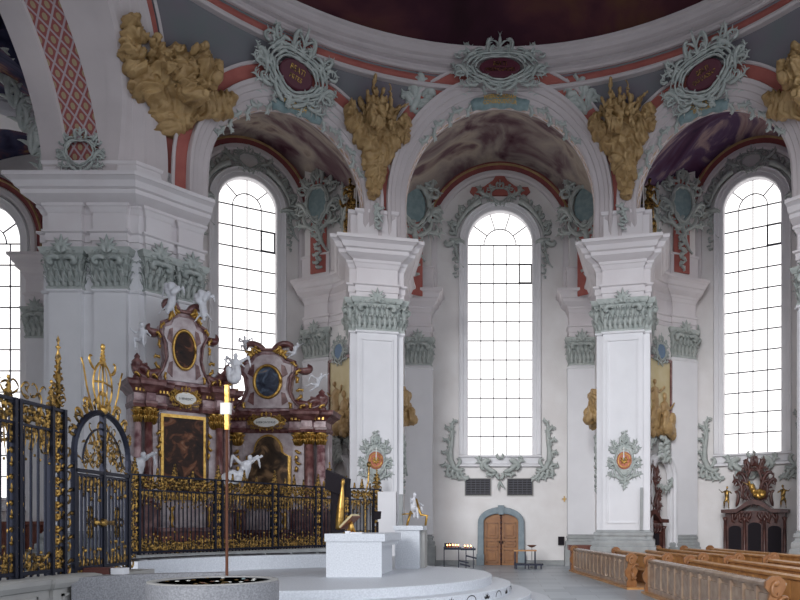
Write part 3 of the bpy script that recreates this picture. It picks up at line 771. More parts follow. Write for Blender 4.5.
# ================================================================ CHOIR SIDE AISLE (left background)
cw, mpx, angx = arched_wall((-30, 30.6), (-15.4, 30.6), ZT, 7.4, 1.65, 3.2, 14.4, 1.65); S('wall_choir', cw, 'wall')
window(4, mpx, 7.4, 1.65, 3.2, 14.4, 1.65, 5, .97, angx, False)
S('wall_choir_side', sweep([(-15.35, 32), (-15.35, 26)][::-1], [(0, 0), (0, 20)]).flip(), 'wall')
S('wall_choir_left', sweep([(-24.6, 31), (-24.6, 8)][::-1], [(0, 0), (0, 20)]), 'wall')
S('wall_choir_sun_blocker', MB().box((-24.6, 7.2, 0), (-12.8, 7.7, 20)), 'wall')  # unseen wall, added to keep the sun off the left pier and altars
formeret(mpx, 7.4, 2.3, 14.4, 2.35, 13.4, 'k')
mb = MB(); mb.rings([[(-15.4-9.2*k/16, y, 16.7+1.5*sin(pi*k/16)) for k in range(17)] for y in (12, 30.55)], False, False); S('ceiling_choir', mb, 'choirp', True); S('ceiling_choir_high', MB().box((-26, 7, 20.8), (-13.5, 31, 21)), 'choirp')
seg = [(-19.9, 30.6), (-19.9, 29.4), (-19.0, 29.4), (-19.0, 30.6)]
t = T('wall_pilaster', 'white pilaster with green capital seen past the left edge of the crossing pier', 'pilaster', (-19.4, 29.6, 0))
P('shaft', sweep(seg, [(0, 1.5), (0, 9.9)]), 'plaster', t, world=True); P('base', sweep(seg, base_prof(0, 1.55)), 'stone', t, world=True)
add_capital(seg, 9.85, 11.2, t, k=.8); P('entablature', sweep(seg, ent_prof(11.2, 13.3, .5)), 'mould', t, world=True)
# arch across the aisle
mb = MB(); mb.rings([[(-19.9+r*cos(a)*1.0, y, 13.4+r*sin(a)*.95) for a in [pi*k/24 for k in range(25)]] for r, y in ((4.4, 27.5), (4.4, 26.3), (4.6, 26.25), (4.9, 26.25), (5.0, 26.3), (5.3, 26.3), (5.4, 26.5))], False, False); trim(mb, 'plaster', False)
mb = MB(); mb.rings([[(-19.9+r*cos(a)*1.0, 26.55, 13.4+r*sin(a)*.95) for a in [pi*k/24 for k in range(25)]] for r in (4.5, 8)], False, False); S('wall_choir_arch', mb, 'choirp')
b = MB(); mp = planemap((-15.7, 24.6, 14.2), radians(75))
for k in range(5):
    branch(b, -.3*k, .8*k, 1.7+.1*k, 2.0, .09, -1, 7); branch(b, -.3*k, .8*k, 1.2, 1.6, .08, 1, 7)
one('stucco_branch', b.xf(planemap((-15.9, 24.3, 14.0), radians(8))), 'green', 'tall grey-green stucco foliage climbing the aisle arch beside the crossing pier', 'stucco ornament', smooth=True)
st = MB(); st.box((-24, 29.2, 0), (-16.0, 30.2, 2.0)); 
t = T('choir_stall', 'dark red-brown wooden stall row behind the tall black and gold grille', 'choir stall', (-20, 29.5, 0))
P('bench_body', st, 'woodr', t, world=True)
st = MB()
for i in range(12): st.box((-23.9+i*.66, 29.1, .1), (-23.75+i*.66, 29.2, 2.1))
st.box((-24.1, 29.0, 2.0), (-15.9, 30.3, 2.15)); P('top_rail', st, 'woodr', t, world=True)

# ================================================================ STUCCO WORK
def orn(mb, fn, label, m='green', name='stucco_ornament', cat='stucco ornament', group=None): return one(name, mb.xf(fn), m, label, cat, group, True)
def inscribed(fn, rx, ry, lines, size, seed, label, loc):
    k_ = 0.96; rx *= k_; ry *= k_; size *= k_
    t = T('inscription_cartouche', label, 'cartouche', loc)
    cf = cartouche(rx*1.12, ry*1.15, seed, 1.3); cf.join(cartouche(rx*1.5, ry*1.5, seed+2, 1.6).xf(lambda u, v, d: (u, v+ry*.1, d-.02))); cf.join(spray(rx*.8, ry*1.2, seed, 6, True).xf(lambda u, v, d: (u, v-ry*2.0, d)));  P('rocaille_frame', cf.xf(fn), 'green', t, True, world=True)
    P('field', oval_plate(rx, ry).xf(fn), 'maroon', t, world=True, label='dark maroon oval field')
    tx = MB()
    for i, l in enumerate(lines):
        q = text_mesh(l, size*(1 if i == 0 else .82)); q.v = [(x, y-(i-.5*(len(lines)-1))*size*1.05, z+.085) for x, y, z in q.v]; tx.join(q)
    P('lettering', tx.xf(fn), 'goldd', t, world=True, label='gilded Latin lettering'); return t
def banner(key, sg, lines, label):
    """teal ribbon along the arch crown with gilt letters"""
    thc, w, sp, rise = ARC[key]; thc *= sg
    def fn(u, v, d):
        a = pi/2 - u/(w*.98); uu, H = arch_pt(key, a, v+.0); return on_drum(thc, uu, H, d+.12)
    t = T('inscription_ribbon', label, 'inscription', on_drum(thc, 0, sp+rise, .1))
    mb = MB(); L = 1.15 if key == 'c' else .95; N = 16
    mb.rings([[(-L+2*L*i/N, v*(1-.25*abs(2*i/N-1)**3)-.08+.03*sin(i*1.3), d) for v, d in ((-.16, .0), (-.18, .10), (0, .14), (.22, .10), (.24, .0))] for i in range(N+1)])
    P('ribbon', mb.xf(fn), 'greend', t, True, world=True)
    tx = MB()
    for i, l in enumerate(lines):
        q = text_mesh(l, .17); q.v = [(x, y+.06-i*.15, z+.16) for x, y, z in q.v]; tx.join(q)
    P('lettering', tx.xf(fn), 'gold', t, world=True, label='gilded Latin lettering')
    fr = MB()
    for s in (-1, 1):
        for k in range(6):
            branch(fr, s*(L-.1+k*.42), .0, (0 if s > 0 else pi)-s*.2, .7, .05, s*(1 if k % 2 else -1), 5, .03)
            scroll(fr, s*(.2+k*.2), .28, pi/2-s*.6, .45, .04, -s, 4.5)
    P('rocaille_edge', fr.xf(fn), 'green', t, True, world=True)
inscribed(planemap((0, CY+11.98, 19.62), 0), .82, .40, ['BEATI', 'MISERICORDES'], .22, 1, 'oval maroon inscription cartouche in rocaille frame above the central arch', (0, CY+12, 19.2))
banner('c', 1, ['MISERICORDIAM', 'CONSEQUENTUR'], 'teal ribbon with gilded letters at the crown of the central arch')
inscribed((lambda g: (lambda u, v, d: g(u, v, d+.34)))(smap(radians(-35.6), 18.25, -.18)), .66, .42, ['BEATI', 'MITES'], .24, 2, 'maroon inscription cartouche with rocaille frame above the left arch', on_drum(radians(-34), 0, 18.1))
inscribed((lambda g: (lambda u, v, d: g(u, v, d+.34)))(smap(radians(35.6), 18.25, .18)), .72, .40, ['BEATI', 'QUI LUGENT'], .20, 3, 'maroon inscription cartouche with rocaille frame above the right arch', on_drum(radians(34), 0, 18.1))
banner('s', -1, ['POSSIDEBUNT', 'TERRAM'], 'teal ribbon with gilded letters at the crown of the left arch')
banner('s', 1, ['CONSOLA-', 'BUNTUR'], 'teal ribbon with gilded letters at the crown of the right arch')
for sg in (-1, 1):
    w = 'left' if sg < 0 else 'right'
    orn(spray(1.5, 1.2, 11+sg), smap(sg*radians(14.2), 18.7, sg*.5), 'leafy green spray between the dome rim and the central arch, on its %s shoulder' % w)
    orn(spray(.62, 1.3, 15+sg, 8, True), planemap((sg*4.93, 28.15, 14.35), -sg*radians(13)), 'small green rocaille drop on the block above the %s free pier' % w)
    orn(spray(1.5, 1.8, 19+sg, 12, True), smap(sg*radians(49.2), 14.75), 'open green rocaille drop above the cornice of the %s crossing pier' % w)
    orn(cartouche(.42, .40, 4, 1.6), planemap((sg*13.9, 23.2, 14.35), 0), 'green shell ornament at the foot of the diapered arch panel on the %s' % w)

# ---- ochre reliefs on the pendentives
def cloud(r, w, h, k, pts):
    L = []
    for i in range(k):
        t = r.random(); ww = w*(.5*(1-t)+.08); L.append(('s', (r.uniform(-ww, ww), -h*.5+h*.62*(1-t)+0, r.uniform(0, .12)), (r.uniform(.16, .30), r.uniform(.14, .24), r.uniform(.12, .22))))
    return L
def up(prims):   # figure space (x, y-forward, z-up) -> (u, v, d)
    def c(p): return (p[0], p[2], -p[1])
    out = []
    for q in prims:
        if q[0] == 's':
            r = q[2]; r = r if hasattr(r, '__len__') else (r, r, r); out.append(('s', c(q[1]), (r[0], r[2], r[1])))
        else: out.append(('c', c(q[1]), c(q[2]), q[3], q[4]))
    return out
def small_relief(sg):
    r = random.Random(40+sg); L = []
    for x, y, q in ((0, -1.95, .22), (0, -1.6, .32), (.05, -1.2, .42), (-.05, -.8, .52), (.1, -.35, .65), (-.5, .05, .5), (.55, .1, .5), (0, .45, .7), (-.95, .5, .42), (1.0, .5, .4), (-1.15, .85, .3), (1.15, .8, .28), (0, .9, .5)):
        L.append(('s', (x, y, .15), (q, q*.85, .28)))
        for k in range(5): L.append(('s', (x+r.uniform(-.7, .7)*q, y+r.uniform(-.7, .7)*q, .26), (q*r.uniform(.3, .45), q*r.uniform(.25, .4), .2)))
    L += up(human((-.35, -.45, .70), 1.05, 'sit', 1, .3, True)) + up(human((.48, -.42, .55), .95, 'reach', -1, -.3)) + up(human((.05, -.35, 1.0), .85, 'sit', -1))
    L += [('c', (-.42, .4, .5), (-.32, 2.1, .35), .04, .035), ('c', (.35, .9, .5), (1.25, 1.45, .3), .035, .025), ('c', (.5, .7, .45), (.38, 1.95, .3), .07, .035)]
    for w_ in (-1, 1): L += [('c', (w_*.55, .8, .2), (w_*.85, 1.35, .15), .13, .05), ('c', (w_*.4, .9, .2), (w_*.5, 1.5, .15), .11, .04)]
    m = sculpt(L, .032, 2, .09, 4.6, True); m.v = [(x*.95, y*.9, z+.15) for x, y, z in m.v]; return m
for sg in (-1, 1):
    orn(small_relief(sg), smap(sg*radians(21.3), 16.98), 'ochre stucco group of figures on clouds above the %s free pier' % LR[sg], 'ochre', 'stucco_relief', 'relief')
def big_relief(sg):
    r = random.Random(60); L = []
    for x, y, q in ((0, -1.55, .36), (.05, -1.15, .55), (.1, -.7, .75), (-.65, -.25, .62), (.65, -.45, .6), (1.2, -.1, .5), (1.55, .1, .42), (1.6, -.35, .34), (-1.1, .3, .45), (-1.4, .85, .38), (-1.45, 1.4, .34), (-1.6, 1.8, .24), (0, .3, .9), (.45, .85, .7), (-.3, 1.0, .6), (.0, 1.4, .4)):
        L.append(('s', (x, y, .15), (q, q*.85, .32)))
        for k in range(2): L.append(('s', (x+r.uniform(-.7, .7)*q, y+r.uniform(-.7, .7)*q, .25), (q*r.uniform(.35, .5), q*r.uniform(.3, .45), .2)))
    L += up(human((.55, -.45, .85), 1.25, 'sit', 1, .35, True)) + up(human((-.45, -.4, .75), 1.15, 'reach', -1, -.3, True)) + up(human((.2, -.6, -.1), 1.25, 'sit', 1, 0, True))
    for k in range(9): L.append(('c', (-.7+.2*k, .6-.05*k, .50), (-.3+.18*k, -.5-.006*k*k, .42), .09, .07))
    L += [('c', (.95, .4, .4), (1.35, -.7, .35), .11, .13), ('c', (1.35, -.7, .35), (.5, -1.05, .35), .13, .09), ('c', (-.6, .9, .4), (-.9, .0, .35), .14, .1), ('c', (-.9, .0, .35), (-.2, -.3, .4), .12, .1)]
    m = sculpt(L, .036, 2, .13, 3.4, True)
    m.v = [(x*1.0, y*.68, z+.18) for x, y, z in m.v]
    if sg > 0: m.mirror()
    return m
for sg in (-1, 1):
    orn(big_relief(sg), smap(sg*radians(52.4), 16.5, sg*-.10), 'large ochre relief of draped figures, %s' % ('at the upper left beside the diapered arch' if sg < 0 else 'cut by the upper right edge'), 'ochre', 'stucco_relief', 'relief')

# ---- stucco round the windows
def around_window(mp, cs, hw, sill, spring, rise, who):
    b = cartouche(.40, .32, 31); branch(b, -.5, -.1, 2.9, 1.2, .08, -1, 6); branch(b, .5, -.1, .25, 1.2, .08, 1, 6)
    orn(b, lambda u, v, d: mp(cs+u, spring+rise+.72+v, d+.16), 'grey-green rocaille crown over the arch of the %s' % who)
    for s in (-1, 1):
        b = MB(); A = lambda a: a if s > 0 else pi-a
        R_ = hw+.62
        ribbon(b, [(s*R_*cos(a), (rise+.62)*sin(a)) for a in [.12+.1*k for k in range(11)]], [.05+.012*k for k in range(11)], .6, .08)
        for k in range(6):
            a = .2+.18*k; x, y = s*R_*cos(a), (rise+.62)*sin(a)
            branch(b, x, y, A(a+.5-.2*(k % 2)), .85-.05*k, .07, s*(-1)**k, 5, .05); scroll(b, x, y, A(a-.6), .6, .07, s, 5, d0=.05)
        scroll(b, s*(R_+.0), .2, A(-1.2), 1.1, .11, s, 6, d0=.06)
        orn(b, lambda u, v, d: mp(cs+u, spring+v, d+.1), 'grey-green scrollwork curling along the %s shoulder of the %s' % ('left' if s < 0 else 'right', who))
        b = spray(.55, 2.2, 33+s, 10, True); scroll(b, 0, .9, A(2.4), .7, .10, s, 4); b.box((-.28, 1.0, -.05), (.28, 1.12, .22))
        orn(b, lambda u, v, d: mp(cs+s*(hw+.60)+u, spring-1.0+v, d+.12), 'grey-green console hanging at the %s jamb of the %s' % ('left' if s < 0 else 'right', who))
        b = MB()
        ribbon(b, [(0, 1.9), (s*.02, 1.2), (s*.12, .6), (s*.12, .1), (-s*.05, -.3), (-s*.3, -.45), (-s*.55, -.35)], [.03, .08, .12, .14, .15, .12, .06], .6, .05)
        for k in range(8): branch(b, s*.05, 1.6-.27*k, A(1.5-.12*k), .85, .06, s*(-1)**k, 5, .04)
        for k in range(4): branch(b, s*(.1-.15*k), -.15-.08*k, A(-.9-.3*k), 1.0, .07, -s, 6, .04)
        scroll(b, -s*.1, -.3, A(2.6), .9, .08, -s, 5, d0=.05)
        orn(b, lambda u, v, d: mp(cs+s*(hw+.72)+u, sill-.35+v, d+.12), 'grey-green rocaille bracket at the lower %s corner of the %s' % ('left' if s < 0 else 'right', who))
    b = MB()
    for s in (-1, 1):
        A = lambda a: a if s > 0 else pi-a
        scroll(b, s*.15, -.35, A(.2), 1.5, .10, s, 4.2, d0=.05); scroll(b, s*.45, .25, A(-.2), 1.1, .11, -s, 4.4, d0=.05); branch(b, s*.5, -.05, A(.15), 1.2, .07, s, 6); branch(b, s*.2, -.4, A(-.5), .8, .06, s, 5)
        scroll(b, 0, -.7, A(.5), .55, .07, s, 5.2); scroll(b, 0, .3, A(.5), .5, .06, s, 5.0); leaf(b, 0, -.8, A(-1.2), .5, .06)
    orn(b, lambda u, v, d: mp(cs+u, sill-.52+v, d+.24), 'grey-green rocaille scrolls hanging below the sill of the %s' % who)
around_window(mpc, 3.5, 1.62, 5.5, 16.1, 1.62, 'central window')
for sg in (1, -1):
    mp, cs, ang = MPS[sg]; around_window(mp, cs, 1.28, 5.35, 16.8, 1.28, '%s window' % LR[sg])
b = MB().slab([(-1.5, .05), (-1.3, -.12), (1.3, -.12), (1.5, .05), (1.4, .28), (.8, .30), (.35, .62), (.15, .95), (-.15, .95), (-.35, .62), (-.8, .30), (-1.4, .28)], -.12, .02)
b.v = [(x, z, -y) for x, y, z in b.v]
one('stucco_canopy', b.xf(lambda u, v, d: mpc(3.5+u, 18.55+v, d+.02)), 'red', 'flat red stucco canopy shape behind the crown over the central window', 'stucco ornament')
# corner cartouches where vault, wall arch and responds meet
for sg in (-1, 1):
    b = cartouche(.70, .95, 51+sg, 1.4); b.join(spray(1.0, 3.2, 53+sg, 12, True).xf(lambda u, v, d: (u, v-2.2, d)))
    f = planemap((sg*4.1, 33.4, 17.3), sg*-radians(35))
    t = T('corner_cartouche', 'large grey-green rocaille cartouche beside the central wall arch, %s corner of the bay' % LR[sg], 'cartouche', (sg*3.9, 34.0, 14))
    P('rocaille_frame', b.xf(f), 'green', t, True, world=True); P('field', oval_plate(.62, .85).xf(f), 'greend', t, world=True, label='smooth teal field')
    b = MB(); b.box((-.45, -4.3, -.05), (.45, -.2, .02)); P('panel', b.xf(f), 'red', t, world=True, label='narrow red plaster panel')
    f = planemap((sg*8.45, 32.45, 16.9), sg*radians(20))
    b = cartouche(.5, .8, 57+sg); b.join(spray(.95, 3.0, 59+sg, 12, True).xf(lambda u, v, d: (u, v-1.9, d)))
    t = T('corner_cartouche', 'grey-green rocaille cartouche above the respond beside the %s window' % LR[sg], 'cartouche', (sg*8.45, 32.4, 14))
    P('rocaille_frame', b.xf(f), 'green', t, True, world=True); P('field', oval_plate(.5, .8).xf(f), 'greend', t, world=True, label='smooth teal field')
    b = MB(); b.box((-.42, -3.2, -.1), (.42, 1.2, -.02)); P('panel', b.xf(f), 'red', t, world=True, label='red plaster panel')
    # tall leafy palm beside it and golden figure above the cornice
    f = planemap((sg*7.15, 31.9, 14.4), sg*radians(58)); b = MB()
    for k in range(7): branch(b, 0, .35*k, pi/2+(.5 if k % 2 else -.5), 1.5, .07, 1 if k % 2 else -1, 7)
    ribbon(b, [(0, .3*k) for k in range(12)], .07, .6)
    orn(b, f, 'tall grey-green palm fronds on the curved wall behind the %s free pier' % LR[sg])
    L = human((0, 0, 0), 1.15, 'stand', -sg, sg*.3, True) + human((0, 0, 1.75), .9, 'sit', sg, 0)
    m = sculpt(L, .04, 3, .05, 6); one('gilded_figure', m.xf(lambda x, y, z: (sg*6.55+x, 30.75+y, 14.7+z)), 'goldd', 'gilded stucco figures standing on the cornice behind the %s arch' % LR[sg], 'figure', smooth=True)

# ---- ochre relief panels over the side passages
for sg in (-1, 1):
    f = planemap((sg*7.15, 31.72, 7.7), sg*radians(45))
    t = T('relief_panel', 'tall gold relief panel with saints on the wall beside the %s free pier' % LR[sg], 'relief', (sg*6.7, 31.2, 5.5))
    pb = MB(); pb.box((-.85, -1.4, -.1), (.85, 1.75, .10)); P('ground', pb.xf(f), 'panel', t, world=True)
    pb = MB()
    for a in (((-.98, -1.4, -.1), (-.85, 1.85, .16)), ((.85, -1.4, -.1), (.98, 1.85, .16)), ((-.98, 1.75, -.1), (.98, 1.88, .16))): pb.box(*a)
    P('panel_frame', pb.xf(f), 'marbled', t, world=True)
    L = up(human((-.42, 0, -1.15), 1.2, 'stand', 1, 0, True)) + up(human((.35, 0, -.85), 1.35, 'sit', -1, 0, True)) + up(human((.6, 0, -1.2), 1.0, 'sit', 1, 0, True))
    r = random.Random(5)
    for i in range(24): L.append(('s', (r.uniform(-.9, .9), r.uniform(-1.7, -.9), .1), (.2, .16, .2)))
    P('relief_figures', sculpt([(q[0], (q[1][0], q[1][1], q[1][2]+.15), *q[2:]) if q[0] == 's' else (q[0], (q[1][0], q[1][1], q[1][2]+.15), (q[2][0], q[2][1], q[2][2]+.15), q[3], q[4]) for q in L], .04, 3, .06, 5).xf(lambda u, v, d: (u, v, d*.6)).xf(f), 'ochre', t, True, world=True)
    b = cartouche(.34, .36, 71).xf(lambda u, v, d: (u, v+2.15, d+.15)); P('rocaille_crown', b.xf(f), 'green', t, True, world=True)
    P('shield', oval_plate(.34, .36).xf(lambda u, v, d: (u, v+2.15, d+.15)).xf(f), 'blue', t, world=True, label='blue painted shield')
    b = MB()
    for s in (-1, 1):
        for k in range(5): branch(b, s*(.2+.2*k), -1.75+.03*k, (-.9 if s > 0 else pi+.9)+.2*k*s, 1.0, .08, s*(-1)**k, 6, .05)
    P('rocaille_foot', b.xf(f), 'green', t, True, world=True)
    # arched passage frame below
    f2 = planemap((sg*7.25, 31.8, 0), sg*radians(45)); N = 18; mbq = MB(); rs = []
    for a in [-4.1] + [pi*i/N for i in range(N+1)] + [pi+4.1]:
        if a < 0: u, v, nu, nv = .72, 4.1+a, 1, 0
        elif a > pi: u, v, nu, nv = -.72, 0, -1, 0
        else: u, v, nu, nv = .72*cos(a), 4.1+.8*sin(a), cos(a), sin(a)
        rs.append([f2(u+nu*o, v+nv*o, d) for o, d in ((0, -.05), (0, .12), (.08, .18), (.2, .18), (.24, .28), (.36, .30), (.38, -.05))])
    mbq.rings(rs, False, False); trim(mbq, 'plaster')
    b = spray(1.3, 1.3, 75, 8); branch(b, -.7, -1.2, -1.2, 1.4, .08, 1, 7); branch(b, .7, -1.2, -1.9, 1.4, .08, -1, 7)
    orn(b.xf(lambda u, v, d: (u, v+5.4, d+.22)), f2, 'grey-green rocaille over the round-arched passage beside the %s free pier' % LR[sg])

for sg in (-1, 1):
    f = planemap((sg*4.28, 30.9, 7.2), radians(90)*-sg if 0 else (radians(-80) if sg > 0 else radians(80)))
    r = random.Random(8); L = [('s', (r.uniform(-.5, .5), r.uniform(-.7, .7)-.1, .1), (.22, .24, .2)) for _ in range(26)] + up(human((0, 0, -.2), .9, 'sit', 1, 0, True))
    orn(sculpt(L, .035, 2, .07, 4.6, True), f, 'small ochre relief fragment on the inner side of the %s wall pillar' % LR[sg], 'ochre', 'stucco_relief', 'relief')
    b = spray(.9, 3.0, 87, 12, True); orn(b.xf(lambda u, v, d: (u, v-2.6, d)), f, 'grey-green rocaille drop on the inner side of the %s wall pillar' % LR[sg])
# ---- apostle medallions on the free piers
for sg in (-1, 1):
    f = planemap((sg*5.02, 28.27, 4.6), -sg*radians(13))
    t = T('consecration_medallion', 'terracotta and gold round medallion in grey-green rocaille on the %s free pier' % LR[sg], 'medallion', (sg*5.0, 28.25, 3.6))
    b = oval_plate(.40, .66, .04, .07); b.join(cartouche(.36, .52, 83, 1.4).xf(lambda u, v, d: (u*.82, v, d))); b.join(spray(.42, .8, 83, 9).xf(lambda u, v, d: (u, v+.92, d))); b.join(spray(.42, .7, 84, 9, True).xf(lambda u, v, d: (u, v-.88, d)))
    P('rocaille_frame', b.xf(f), 'green', t, True, world=True)
    P('disc', oval_plate(.31, .36, .08, .14).xf(f), 'medal', t, world=True, label='terracotta disc')
    b = MB(); ribbon(b, [(.24*cos(a), .28*sin(a)) for a in [2*pi*k/20 for k in range(21)]], .022, .6, .14)
    for k in range(8): scroll(b, 0, 0, k*pi/4, .24, .035, 1, 1.2, 8, .6, .14)
    P('gilded_cross', b.xf(f), 'gold', t, True, world=True, label='gilded cross ornament')
    b = MB().tube([(0, -.02, .2), (0, .02, .35), (0, .1, .42), (0, .2, .42), (0, .5, .42)], [.015, .015, .03, .02, .02])
    P('candle', b.xf(f), 'ivory', t, world=True, label='white candle on arm')
for i, (x, y, z, w) in enumerate(((9.9, 34.05, 3.35, 'on the wall right of the right passage'), (3.2, 34.95, 3.3, 'on the wall right of the central bay'))):
    b = MB(); b.box((x-.02, y-.12, z-.14), (x+.02, y-.06, z+.14)); b.box((x-.12, y-.12, z-.02), (x+.12, y-.06, z+.02)); one('wall_cross', b, 'gold', 'small gilt cross %s' % w, 'cross')

# ================================================================ CENTRE WALL: door, vents
d = bpy.data.objects.new('door_1', None); C.objects.link(d); d['kind'] = 'structure'; d.location = (0.05, 34.95, 0)
def arch_out(hw, sp, rs_, n=14): return [(-hw, 0), (hw, 0)] + [(hw*cos(pi*i/n), sp+rs_*sin(pi*i/n)) for i in range(n+1)]
for s, nm in ((-1, 'left'), (1, 'right')):
    n = 7; pts = [(0, 0), (s*.86, 0)] + [(s*.86*cos(pi/2*i/n), 2.15+.42*sin(pi/2*i/n)) for i in range(n+1)]
    leafm = MB().slab(pts, -.06, 0); o = P('door_leaf', leafm, 'doorwood', d)
    pm = MB(); pf = MB()
    for z0, z1 in ((.12, .78), (.90, 1.22), (1.34, 2.12)):
        x0, x1 = sorted((s*.14, s*.74)); [pf.box(*bb) for bb in (((x0, -.13, z0), (x1, -.05, z0+.05)), ((x0, -.13, z1-.05), (x1, -.05, z1)), ((x0, -.13, z0), (x0+.05, -.05, z1)), ((x1-.05, -.13, z0), (x1, -.05, z1)))]; pm.box((x0+.14, -.15, z0+.13), (x1-.14, -.05, z1-.13))
    P('raised_panel', pm, 'doorwood', o); P('panel_moulding', pf, 'woodc', o, label='darker panel mouldings'); P('door_handle', MB().box((s*.08-.02, -.18, 1.10), (s*.08+.02, -.06, 1.22)), 'black', o)
pm = MB(); pm.box((-.03, -.13, 0), (.03, -.05, 2.5))
for k in range(9): pm.blob((0, -.13, .3+.26*k), (.05, .04, .09))
P('carved_strip', pm, 'woodd', d, True)
fr = MB(); rs = []
for a in [-2.1] + [pi*i/16 for i in range(17)] + [pi+2.1]:
    if a < 0: u, v, nu, nv = .86, 0, 1, 0
    elif a > pi: u, v, nu, nv = -.86, 0, -1, 0
    else: u, v, nu, nv = .86*cos(a), 2.15+.42*sin(a), cos(a)*.9, sin(a)*1.0
    rs.append([(u+nu*o, q, v+nv*o) for o, q in ((0, 0), (0, -.22), (.05, -.25), (.28, -.25), (.32, -.22), (.33, 0))])
fr.rings(rs, False, False); fr.slab([(-.12, 2.52), (.12, 2.52), (.16, 2.98), (-.16, 2.98)], -.30, 0)
for s in (-1, 1): fr.box((s*1.03-.19, -.28, 0), (s*1.03+.19, 0, .55))
P('frame', fr, 'doorstone', d, label='blue-grey sandstone arch')
for i, (x0, x1, w) in enumerate(((-1.72, -.48, 'left'), (.38, 1.62, 'right'))):
    t = T('wall_grille', 'dark rectangular ventilation grille, %s one of the pair above the door' % w, 'vent', ((x0+x1)/2, 34.98, 3.5))
    h = (x1-x0)/2; b = MB().box((-h, -.04, 0), (h, .0, .80)); P('backing', b, 'dark', t)
    b = MB()
    for k in range(9): b.box((-h+.03, -.07, .04+.086*k), (h-.03, -.04, .075+.086*k))
    for k in range(6): b.box((-h+.05+k*(2*h-.1)/5-.012, -.085, .03), (-h+.05+k*(2*h-.1)/5+.012, -.07, .77))
    P('slats', b, 'slat', t); b = MB()
    for a in (((-h-.04, -.08, -.04), (h+.04, 0, 0)), ((-h-.04, -.08, .8), (h+.04, 0, .84)), ((-h-.04, -.08, 0), (-h, 0, .8)), ((h, -.08, 0), (h+.04, 0, .8))): b.box(*a)
    P('surround', b, 'beige', t)
one('wall_box', MB().box((2.90, 34.86, 1.0), (3.2, 34.98, 1.42)), 'black', 'small black box on the wall left of the right free pier', 'box')
for nm, pp in (('back', [(-3.4, 34.97), (-1.25, 34.97)]), ('back_right', [(1.3, 34.97), (3.4, 34.97)])):
    S('baseboard_'+nm, sweep(pp, [(0, 0), (.06, 0), (.06, .22), (.0, .24)]), 'stone')

# ================================================================ CANDLE STAND AND RACK BY THE DOOR
t = T('candle_stand', 'black metal votive candle stand with lit candles, left of the wooden door', 'candle stand', (-1.85, 32.4, 0))
for x in (-.72, -.05, .28, .62):
    P('leg', MB().box((x-.02, -.25 if x < 0 else -.1, 0), (x+.02, -.21 if x < 0 else -.06, 1.0)), 'iron', t)
b = MB().box((-.72, -.32, .86), (.05, .3, .97)); b.box((-.74, .2, .9), (-.4, .3, 1.16)); P('candle_tray', b, 'iron', t)
P('candle_tray', MB().box((.05, -.3, .84), (.72, .2, .93)), 'iron', t)
for z, x in ((.34, -.02), (.18, .06), (.55, .35)): P('lower_shelf', MB().slab([(x-.05, z), (x+.42, z-.12), (x+.42, z-.06), (x-.05, z+.06)], -.2, .1), 'iron', t)
kk = 0
for x in (-.58, -.47, -.34, -.2, -.08, .22, .36, .5):
    q = T('votive_candle', 'small lit votive candle on the black stand left of the door', 'candle', (-1.85+x, 32.3+.1*(kk % 3), .97 if x < .05 else .93), group='votive candles on the stand'); kk += 1
    P('cup', MB().lathe([(.0, 0), (.035, 0), (.04, .07), (.0, .07)], n=8), 'medal', q); P('flame', MB().lathe([(.0, .07), (.028, .09), (.02, .12), (.0, .15)], n=8), 'flame', q)
t = T('literature_table', 'low dark table frame with brown top, right of the wooden door', 'table', (1.25, 32.2, 0))
P('tabletop', MB().box((-.62, -.3, .80), (.42, .25, .86)), 'wood', t)
for x, y in ((-.56, -.26), (.36, -.26), (-.56, .2), (.36, .2), (-.1, -.26)): P('leg', MB().box((x-.025, y-.025, 0), (x+.025, y+.025, .8)), 'iron', t)
P('base_tray', MB().box((-.6, -.4, .16), (.72, .3, .24)), 'iron', t)
for x in (-.5, .05, .4, .62): P('foot', MB().box((x-.03, -.38, 0), (x+.03, -.3, .16)), 'iron', t)
t = T('holy_water_stand', 'slim stand with small bowl beside the low table right of the door', 'stand', (1.5, 33.0, 0))
P('pole', MB().lathe([(0, 0), (.12, 0), (.10, .04), (.02, .06), (.02, .95), (0, .95)], n=10), 'stone', t, True); P('bowl', MB().lathe([(0, .93), (.12, .97), (.22, 1.04), (.22, 1.06), (0, 1.0)], n=14), 'bronze', t, True)

